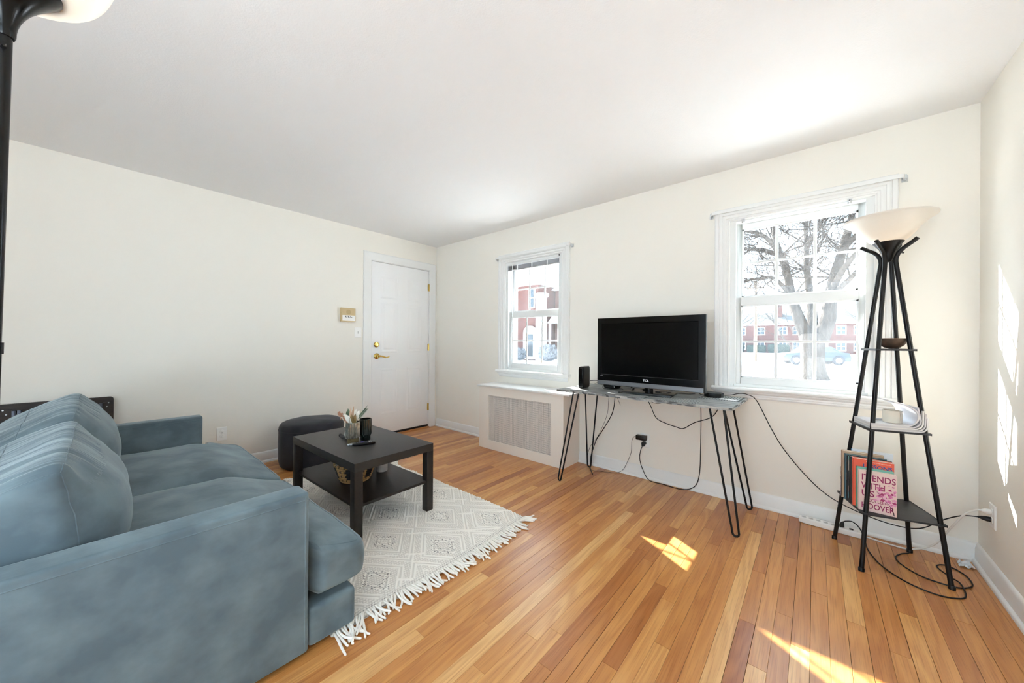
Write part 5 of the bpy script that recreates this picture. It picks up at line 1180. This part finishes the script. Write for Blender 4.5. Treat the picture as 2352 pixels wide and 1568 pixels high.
mb = MB(); mb.tube([(0.066, -0.0004, 0.112), (0.085, -0.0004, 0.085), (0.104, -0.0004, 0.062), (0.122, -0.0004, 0.035), (0.128, -0.0004, 0.004)], [0.0006, 0.0008, 0.001, 0.0013, 0.0016], 5); mb.build('printed_branch', DARK, bk1)
book('slim mint green book directly behind the pink paperback', 0.1705, 2.6160, 0.016, 0.136, 0.214, (126, 192, 172))
bk3 = book('tall orange book with blue title behind the mint book', 0.157, 2.6335, 0.032, 0.152, 0.252, (236, 100, 72))
on_cover(bk3, 'LESSONS', 0.026, 0.092, 0.212, 1.05, mat('blue_ink', (44, 82, 150), 0.5), 0.0007, 'CENTER'); on_cover(bk3, 'NEW YORK TIMES BESTSELLER', 0.0066, 0.095, 0.240, 1.0, mat('cream_ink', (250, 226, 206), 0.5), 0.0, 'CENTER')
bk4 = book('black book with mint and white spine blocks beside the orange book', 0.147, 2.6670, 0.026, 0.160, 0.250, (28, 27, 30))
for (z0_, z1_, c_) in ((0.228, 0.248, (126, 192, 176)), (0.170, 0.226, (214, 204, 190)), (0.02, 0.05, (96, 150, 160)), (0.055, 0.085, (140, 112, 104))): MB().box(-0.0036, -0.0026, 0.004, 0.022, z0_, z1_).build('spine_block', mat('cover_%02x%02x%02x' % c_, c_, 0.4), bk4)
bk5 = book('thin black book with a silver emblem on its spine', 0.138, 2.6945, 0.014, 0.155, 0.247, (24, 24, 26)); MB().box(-0.0036, -0.0026, 0.002, 0.012, 0.11, 0.15).build('spine_emblem', CHROME, bk5)
book('dark teal hardback between the black and the tan books', 0.130, 2.7100, 0.020, 0.162, 0.250, (70, 108, 120), (58, 96, 110))
bk7 = book('tan and navy hardback at the left end of the books', 0.118, 2.7320, 0.026, 0.165, 0.262, (196, 168, 140), (200, 170, 140))
MB().box(-0.0036, -0.0026, 0.001, 0.025, 0.002, 0.110).build('spine_block', mat('cover_navy', (40, 52, 100), 0.4), bk7)
rq = random.Random(4)
for k in range(9):
    z0_ = 0.01 + k * 0.018; mb = MB().tube([(-0.0037, 0.004, z0_), (-0.0037, 0.012, z0_ + 0.012), (-0.0037, 0.021, z0_ + rq.uniform(0.0, 0.016))], 0.0007, 5); mb.build('spine_scrawl', PAGE if k < 5 else DARK, bk7)
book('white and blue book at the back of the lower lamp shelf', 0.160, 2.7600, 0.020, 0.160, 0.272, (226, 232, 238), (90, 150, 196))

# crumpled clear wrapper in the corner
mb = MB(); n = 9; vs = []; fs = []
for i in range(n):
    for j in range(n): vs.append((0.575 + 0.055 * i / (n - 1) + 0.006 * mnoise.noise(Vector((i, j, 3.3))), 2.915 + 0.07 * j / (n - 1) + 0.006 * mnoise.noise(Vector((i, j, 8.3))), 0.002 + 0.03 * abs(mnoise.noise(Vector((i * 0.9, j * 0.9, 1.1))))))
for i in range(n - 1):
    for j in range(n - 1): fs.append((i * n + j, (i + 1) * n + j, (i + 1) * n + j + 1, i * n + j + 1))
mb.add(vs, fs); o = raw('plastic_wrapper', mb, mat('clear_wrapper', (226, 228, 230), 0.15, spec=0.8)); tag(o, 'crumpled clear plastic wrapper on the floor in the right corner', 'wrapper')

# ================================================================== left floor lamp (near the camera)
T_ = 0.64
ll = thing('torchiere_lamp', 'glossy black torchiere lamp with glowing white bowl beside the sofa arm', 'floor lamp', (-1.154, -0.141, 0), 0.0, local=True)
top = Vector((0.041, 0.033, 1.700)); ax = top.normalized()
GLB = mat('lamp_gloss_black', (9, 9, 10), 0.2, spec=0.4)
MB().lathe([(0.125, 0.0), (0.127, 0.006), (0.122, 0.016), (0.06, 0.026), (0.02, 0.034), (0.014, 0.05), (0.0, 0.05)], 40).build('base', GLB, ll, smooth=True)
MB().tube([(0, 0, 0.03), tuple(top * 0.34)], 0.0095, 16).build('pole', GLB, ll, smooth=True); MB().tube([tuple(top * 0.336), tuple(top * 0.67)], 0.0100, 16).build('pole', GLB, ll, smooth=True); MB().tube([tuple(top * 0.667), tuple(top * 1.005)], 0.0095, 16).build('pole', GLB, ll, smooth=True)
for q in (0.338, 0.668): MB().tube([tuple(top * (q - 0.006)), tuple(top * (q + 0.006))], 0.012, 16).build('collar', GLB, ll, smooth=True)
MT = Matrix.Translation(top)
pf = [(0.0115, -0.004), (0.013, 0.0)] + [(0.013 + 0.054 * (u_ / 10) ** 2, 0.10 * u_ / 10) for u_ in range(1, 11)] + [(0.069, 0.104), (0.066, 0.106), (0.055, 0.094), (0.02, 0.06), (0.0, 0.05)]
MB().lathe(pf, 40).xf(MT).build('lamp_cup', GLB, ll, smooth=True, angle=60)
s_ = [k / 14 for k in range(15)]
op = [(0.045 + 0.097 * math.sin(q * PI / 2) ** 0.6, 0.098 + 0.155 * (1 - math.cos(q * PI / 2))) for q in s_]
ip = [(r_ - 0.004, z_ + 0.003) for r_, z_ in reversed(op)]
mb = MB(); mb.lathe(op + ip, 48); mb.f = mb.f[:-2]; mb.xf(MT).build('lamp_shade', shade_material('opal_glass', (0.95, 0.94, 0.92), 0.5), ll, smooth=True, angle=80)
MB().lathe([(0.012, 0.06), (0.013, 0.10), (0.026, 0.13), (0.031, 0.152), (0.026, 0.172), (0.0, 0.183)], 20).xf(MT).build('bulb', mat('bulb_cool', (255, 246, 232), 0.5, emit=(255, 244, 226), estr=LAMP_L), ll, smooth=True)
mb = MB(); mb.tube([tuple(top * 0.985 + Vector((0.009, 0, 0))), tuple(top * 0.985 + Vector((0.022, 0.0, 0)))], 0.0045, 10); mb.build('switch', GLB, ll, smooth=True)
# ================================================================== outdoors
SNOW = mat('snow', (246, 247, 250), 0.9, spec=0.2, bump=0.4, bscale=1.2, bdist=0.05)
def gz(y): return -0.15 if y < 18 else -0.15 - 0.0062 * (y - 18)
mb = MB(); vs = []; fs = []; nx_, ny_ = 60, 70
xs_ = [-70 + 110 * i / nx_ for i in range(nx_ + 1)]; ys_ = [-40, -20, -10, -5] + [3.4 + (130 - 3.4) * (j / ny_) ** 1.8 for j in range(ny_ + 1)]; ny_ += 4
for xx in xs_:
    for yy_ in ys_: vs.append((xx, yy_, gz(yy_) + 0.10 * mnoise.noise(Vector((xx * 0.25, yy_ * 0.25, 0))) * sstep(4, 9, yy_) + 0.03 * mnoise.noise(Vector((xx, yy_, 2))) - 0.05))
for i in range(nx_):
    for j in range(ny_): fs.append((i * (ny_ + 1) + j, (i + 1) * (ny_ + 1) + j, (i + 1) * (ny_ + 1) + j + 1, i * (ny_ + 1) + j + 1))
o = raw('snowy_ground', mb.add(vs, fs), SNOW, smooth=True); tag(o, 'snow covered lawn and street outside the windows', kind='structure')
# big bare tree
BARK = mat('grey_bark', (82, 76, 71), 0.95, spec=0.1, rgb2=(62, 57, 53), nscale=3, ncoord=(4, 4, 0.7), ndetail=6, bump=0.9, bscale=6, bcoord=(3, 3, 0.6), bdist=0.06)
rt_ = random.Random(12)
tr = thing('bare_tree', 'big bare multi stemmed tree on the snowy lawn outside', 'tree', (0, 18.3, gz(18.3)))
TY = 18.3
def grow(mb, p, d, ln, r, depth):
    n = 5; pts = [Vector(p)]; rad = [r]; q = Vector(p); dd_ = Vector(d).normalized()
    for i in range(n):
        dd_ = (dd_ + Vector((rt_.gauss(0, 0.16), rt_.gauss(0, 0.16), rt_.gauss(0.02, 0.13)))).normalized()
        q = q + dd_ * ln / n; pts.append(q.copy()); rad.append(max(0.010, r * (1 - 0.62 * (i + 1) / n)))
    mb.tube(pts, rad, 6 if depth > 2 else (4 if depth > 1 else 3), cap=False)
    if depth <= 0: return
    for k in range(3 if depth > 1 else 4):
        i = rt_.randint(2, n); b = pts[i]; nd = (dd_ + Vector((rt_.gauss(0, 0.65), rt_.gauss(0, 0.65), rt_.gauss(0.05, 0.5)))).normalized()
        grow(mb, b, nd, ln * rt_.uniform(0.5, 0.75), max(0.011, rad[i] * rt_.uniform(0.5, 0.75)), depth - 1)
def limb(pts, r0, r1, n=10): return MB().tube(catmull(pts, 5), [r0 + (r1 - r0) * i / ((len(pts) - 1) * 5) for i in range((len(pts) - 1) * 5 + 1)], n)
mb = MB(); zg = gz(TY)
mb.tube(catmull([(-0.06, TY, zg - 0.2), (-0.06, TY, zg + 0.15), (-0.07, TY, zg + 0.7), (-0.08, TY, zg + 1.3), (-0.08, TY, zg + 1.7)], 4), [0.62, 0.58, 0.53, 0.48, 0.44, 0.42, 0.40, 0.39, 0.385, 0.385, 0.39, 0.40, 0.41, 0.42, 0.43, 0.43, 0.42], 14)
L1 = [(-0.22, TY, 1.25), (-0.42, TY - 0.1, 1.9), (-0.56, TY - 0.1, 2.4), (-0.74, TY, 3.1), (-0.86, TY + 0.1, 3.9), (-1.1, TY + 0.2, 4.8), (-1.4, TY + 0.3, 6.1), (-1.6, TY, 8.0)]
L2 = [(-0.08, TY, 1.3), (-0.08, TY + 0.25, 2.2), (-0.14, TY + 0.5, 3.0), (-0.26, TY + 0.6, 4.1), (-0.28, TY + 0.6, 5.2), (-0.36, TY + 0.6, 7.6)]
L3 = [(0.12, TY, 1.25), (0.36, TY - 0.05, 2.0), (0.44, TY, 2.8), (0.56, TY + 0.1, 3.7), (0.78, TY + 0.2, 4.7), (1.0, TY + 0.2, 5.8), (1.3, TY, 7.4)]
for pts, r0, r1 in ((L1, 0.24, 0.06), (L2, 0.20, 0.06), (L3, 0.29, 0.07)): mb.v += []; m2 = limb(pts, r0, r1); mb.add(m2.v, m2.f)
mb.build('trunk', BARK, tr, smooth=True, angle=80)
BR = [([(0.50, TY, 3.3), (0.85, TY - 0.6, 4.0), (1.35, TY - 1.1, 4.6), (2.1, TY - 1.4, 4.9)], 0.12), ([(0.46, TY, 3.0), (0.95, TY - 0.5, 3.5), (1.4, TY - 0.9, 4.1), (2.2, TY - 1.2, 5.0)], 0.11),
      ([(-0.74, TY, 3.1), (-1.25, TY - 0.6, 3.75), (-1.8, TY - 1.0, 3.75), (-2.6, TY - 1.2, 3.6)], 0.09), ([(-1.1, TY + 0.2, 4.8), (-1.65, TY - 0.4, 5.0), (-2.2, TY - 0.9, 5.05), (-3.0, TY - 1.3, 5.2)], 0.11),
      ([(-1.0, TY, 4.5), (-1.5, TY - 0.8, 5.4), (-2.2, TY - 1.4, 5.7), (-3.0, TY - 1.8, 6.2)], 0.10), ([(-0.28, TY + 0.6, 5.0), (0.1, TY + 0.2, 5.8), (0.5, TY - 0.3, 6.3), (0.9, TY - 0.6, 7.1)], 0.09),
      ([(0.8, TY, 4.7), (1.2, TY - 0.5, 5.2), (1.6, TY - 0.9, 6.0), (2.3, TY - 1.1, 6.6)], 0.10), ([(-1.3, TY, 5.6), (-1.2, TY - 0.6, 6.2), (-0.8, TY - 1.2, 6.7), (-0.4, TY - 1.7, 7.4)], 0.09)]
for pts, r0 in BR:
    mb = limb(pts, r0, 0.035, 7)
    for k in range(11):
        q = rt_.uniform(0.25, 1.0) * (len(pts) - 1); i = min(int(q), len(pts) - 2); b = Vector(pts[i]).lerp(Vector(pts[i + 1]), q - i); d = (Vector(pts[i + 1]) - Vector(pts[i])).normalized()
        grow(mb, b, d + Vector((rt_.gauss(0, 0.6), rt_.gauss(0, 0.6), rt_.gauss(0.1, 0.6))), rt_.uniform(1.0, 1.9), r0 * 0.30, 3)
    mb.build('branch', BARK, tr, smooth=True, angle=80)
for L_ in (L1, L2, L3):
    mb = MB()
    for k in range(16):
        i = rt_.randint(3, len(L_) - 1); grow(mb, L_[i], Vector((rt_.gauss(0, 1), rt_.gauss(0, 0.8), rt_.uniform(0.1, 0.9))), rt_.uniform(1.2, 2.3), 0.035, 3)
    mb.build('branch', BARK, tr, smooth=True, angle=80)
# younger trees further off
def small_tree(x, y, h, label, seed):
    rt_.seed(seed); t = thing('bare_tree', label, 'tree', (x, y, gz(y)), group='bare trees outside')
    mb = MB(); grow(mb, (x, y, gz(y) - 0.1), (0, 0, 1), h * 0.6, 0.13, 4)
    for k in range(4): grow(mb, (x, y, gz(y) + h * 0.25 + 0.5 * k), (rt_.gauss(0, 1), rt_.gauss(0, 0.6), 0.7), h * 0.4, 0.05, 3)
    mb.build('branches', BARK, t, smooth=True, angle=80)
small_tree(-7.5, 44, 9, 'slim bare tree left of the wooden pole across the street', 31); small_tree(5.2, 50, 10, 'slim bare tree far right across the street', 77); small_tree(-2.2, 60, 11, 'distant bare tree before the brick houses', 5)
# wooden utility pole
up = thing('utility_pole', 'pale wooden utility pole on the far side of the lawn', 'pole', (-3.70, 35, gz(35)))
MB().lathe([(0.13, -0.3), (0.12, 2.0), (0.10, 6.5), (0.0, 6.5)], 14, (-3.70, 35, gz(35))).build('post', mat('pale_timber', (120, 106, 94), 0.9, rgb2=(98, 88, 78), nscale=4, ncoord=(4, 4, 0.4)), up, smooth=True)
MB().box(-4.3, -3.1, 34.87, 34.95, 5.6, 5.72).build('cross_arm', MATS['pale_timber'], up)
# brick houses across the street
BRICK = mat('pale_brick', (100, 72, 67), 0.9, spec=0.1, rgb2=(86, 62, 58), nscale=2.5, ndetail=6); ROOF = mat('slate_roof', (88, 92, 94), 0.8, rgb2=(76, 80, 82), nscale=1.5); WHT = mat('house_white', (236, 236, 234), 0.6); PANE = mat('dark_pane', (60, 70, 78), 0.15, spec=0.6)
def house(x0, x1, y, ze, zr, label, wins, dx=8.0):
    g = gz(y); h = thing('brick_house', label, 'house', ((x0 + x1) / 2, y, g), group='brick houses across the street')
    MB().box(x0, x1, y, y + dx, g - 0.5, ze).build('wall', BRICK, h)
    MB().add([(x0 - 0.4, y - 0.5, ze - 0.05), (x1 + 0.4, y - 0.5, ze - 0.05), (x1 + 0.4, y + dx / 2, zr), (x0 - 0.4, y + dx / 2, zr), (x1 + 0.4, y + dx + 0.5, ze - 0.05), (x0 - 0.4, y + dx + 0.5, ze - 0.05)], [(0, 1, 2, 3), (3, 2, 4, 5), (0, 3, 5), (1, 4, 2), (0, 5, 4, 1)]).build('roof', ROOF, h)
    MB().box(x0 - 0.3, x1 + 0.3, y - 0.42, y - 0.0, ze - 0.30, ze - 0.06).build('cornice', WHT, h)
    for (wx_, wz_) in wins:
        w_ = MB().box(wx_ - 0.62, wx_ + 0.62, y - 0.06, y + 0.02, wz_ - 0.75, wz_ + 0.75).build('window', WHT, h)
        for sx in (-1, 1):
            for sz in (-1, 1): MB().box(min(wx_ + sx * 0.05, wx_ + sx * 0.5), max(wx_ + sx * 0.05, wx_ + sx * 0.5), y - 0.09, y - 0.055, wz_ + (0.05 if sz > 0 else -0.62), wz_ + (0.62 if sz > 0 else -0.05)).build('pane', PANE, w_)
    return h
house(-34, -1.2, 80, 4.75, 7.0, 'long brick house with white windows seen left of the tree', [(x_, z_) for x_ in (-13.6, -10.6, -7.6, -4.4, -2.4) for z_ in (3.4, 0.7)])
hb = house(1.6, 24, 80, 4.75, 7.2, 'brick house with grey roof seen right of the tree', [(x_, z_) for x_ in (3.3, 5.4, 9.0, 12.0) for z_ in (3.4, 0.7)])
MB().box(1.0, 1.7, 79.2, 80, -0.6, 4.2).build('white_porch_post', WHT, hb)
ch = MB().box(-5.6, -4.6, 82, 83.2, 5.8, 8.6); ch.build('chimney', BRICK, bpy.data.objects['brick_house'])
# hedge before the houses
HEDGE = mat('evergreen', (52, 64, 58), 0.95, rgb2=(36, 46, 42), nscale=6, ndetail=6, bump=1.0, bscale=8, bdist=0.15)
for (hx, hw_, hh_, lab) in ((-12.0, 2.1, 1.5, 'low evergreen hedge at the left of the far brick house'), (-8.0, 1.4, 1.3, 'second evergreen hedge below the far brick house'), (-4.8, 1.5, 1.5, 'evergreen hedge nearest the tree before the brick house')):
    o = cushion(12, lambda q: Vector((hx + hw_ * q.x + 0.2 * mnoise.noise(Vector(q) * 4), 77 + 0.8 * q.y, gz(77) + hh_ * 0.5 * (1 + q.z) * (1 + 0.2 * mnoise.noise(Vector((q.x * 6, q.y * 3, q.z * 3))))))).build('evergreen_hedge', HEDGE, smooth=True); tag(o, lab, 'hedge')
# parked car
cr_ = thing('parked_car', 'silver blue car parked in the snow behind the tree', 'car', (-0.15, 31, gz(31)), R(20), local=True)
CARP = mat('car_paint', (70, 80, 94), 0.45, spec=0.3); CGL = mat('car_glass', (60, 70, 80), 0.08, spec=0.7); TYRE = mat('tyre', (60, 60, 64), 0.8)
side = [(-1.75, 0.25), (-1.78, 0.55), (-1.65, 0.72), (-0.95, 0.80), (-0.45, 1.18), (0.75, 1.20), (1.30, 0.84), (1.70, 0.78), (1.78, 0.5), (1.75, 0.25)]
MB().prism(side, -0.75, 0.75, lambda a, b, h: (a, h, b)).build('body', CARP, cr_, bevel=0.05)
for sy in (-1, 1): MB().prism([(-0.80, 0.82), (-0.42, 1.10), (0.70, 1.12), (1.10, 0.84)], 0.752 * sy, 0.757 * sy, lambda a, b, h: (a, h, b)).build('side_window', CGL, cr_)
for sx in (-1.1, 1.12):
    for sy in (-1, 1):
        w_ = MB().lathe([(0.0, -0.1), (0.29, -0.1), (0.31, -0.06), (0.31, 0.06), (0.29, 0.1), (0.0, 0.1)], 24).xf(Matrix.Translation((sx, sy * 0.70, 0.31)) @ Matrix.Rotation(R(90), 4, 'X')).build('wheel', TYRE, cr_, smooth=True)
        MB().lathe([(0.0, 0.101), (0.17, 0.101), (0.16, 0.11), (0.0, 0.115)], 20).xf(Matrix.Translation((sx, sy * 0.70, 0.31)) @ Matrix.Rotation(R(90 if sy < 0 else -90), 4, 'X')).build('hubcap', CHROME, w_)
# neighbouring brick building seen through the left window
nb = thing('brick_apartment_house', 'brick house with arched entrance seen through the left window', 'house', (-17.5, 22, gz(22)))
Y2 = 22.0; g2 = gz(22)
MB().box(-24.0, -16.12, Y2, Y2 + 7, g2 - 0.3, 5.55).build('wall', BRICK, nb)
# wall returns as individual brick courses would be finer than a pixel here: relief bands instead
MB().box(-24.2, -16.0, Y2 - 0.35, Y2 + 7.3, 5.55, 6.05).build('cornice', WHT, nb)
MB().add([(-24.4, Y2 - 0.5, 6.05), (-16.0, Y2 - 0.5, 6.05), (-16.0, Y2 + 3.5, 8.2), (-24.4, Y2 + 3.5, 8.2), (-16.0, Y2 + 7.5, 6.05), (-24.4, Y2 + 7.5, 6.05)], [(0, 1, 2, 3), (3, 2, 4, 5), (0, 3, 5), (1, 4, 2), (0, 5, 4, 1)]).build('roof', mat('snowy_roof', (240, 242, 246), 0.9), nb)
w_ = MB().box(-17.0, -16.42, Y2 - 0.08, Y2 + 0.02, 3.75, 5.35).build('window', WHT, nb)
for (a, b) in ((3.85, 4.52), (4.58, 5.25)): MB().box(-16.9, -16.52, Y2 - 0.10, Y2 - 0.075, a, b).build('pane', PANE, w_)
dr_ = MB().box(-17.45, -16.15, Y2 - 0.15, Y2 + 0.02, g2, 1.9); 
for k in range(10):
    a0, a1 = PI * k / 10, PI * (k + 1) / 10
    dr_.add([(-16.8 + 0.65 * math.cos(a0), Y2 - 0.15, 1.9 + 0.5 * math.sin(a0)), (-16.8 + 0.65 * math.cos(a1), Y2 - 0.15, 1.9 + 0.5 * math.sin(a1)), (-16.8, Y2 - 0.15, 1.9)], [(0, 1, 2)])
dr_.build('arched_surround', WHT, nb)
MB().box(-17.1, -16.5, Y2 - 0.19, Y2 - 0.155, g2 + 0.2, 1.75).build('entrance_door', PANE, nb)
n2 = thing('brick_neighbour_house', 'brick house with a white gabled porch at the right of the left window view', 'house', (-13, 24, gz(24)))
MB().lathe([(0.42, 0), (0.42, 4.6), (0.55, 4.7), (0.55, 4.9), (0.0, 4.9)], 24, (-15.40, Y2 - 0.6, g2)).build('column', WHT, n2, smooth=True)
MB().box(-15.9, -9.5, 24, 31, g2 - 0.3, 5.3).build('wall', BRICK, n2)
MB().add([(-15.95, 23.5, 5.25), (-9.2, 23.5, 5.25), (-9.2, 27.5, 7.6), (-15.95, 27.5, 7.6), (-9.2, 31.5, 5.25), (-15.95, 31.5, 5.25)], [(0, 1, 2, 3), (3, 2, 4, 5), (0, 3, 5), (1, 4, 2), (0, 5, 4, 1)]).build('roof', MATS['snowy_roof'], n2)
MB().prism([(-15.7, 2.6), (-15.05, 3.35), (-14.4, 2.6)], 22.6, 24.0, lambda a, b, h: (a, h, b)).build('porch_gable', WHT, n2)
for xx in (-15.6, -14.6): MB().box(xx, xx + 0.14, 22.65, 22.79, g2 - 0.1, 2.6).build('porch_post', WHT, n2)
SHR = mat('bare_shrub', (84, 84, 86), 0.95, rgb2=(122, 126, 130), nscale=9, ndetail=6)
for k, (sx, sy, sr, lab) in enumerate(((-17.6, 20.6, 0.55, 'snowy grey shrub left of the arched entrance'), (-16.3, 20.0, 0.45, 'snowy grey shrub before the arched entrance'), (-14.2, 20.6, 0.6, 'snowy grey shrub before the gabled porch'))):
    o = cushion(18, lambda q: Vector((sx + sr * q.x * (1 + 0.5 * mnoise.noise(Vector(q) * 6 + Vector((sx, 0, 0)))), sy + sr * q.y, g2 + sr * (1 + q.z) * (0.9 + 0.5 * mnoise.noise(Vector(q) * 6 + Vector((sy, 3, 0)))))), 2.2).build('snowy_shrub', SHR, smooth=True); tag(o, lab, 'shrub')
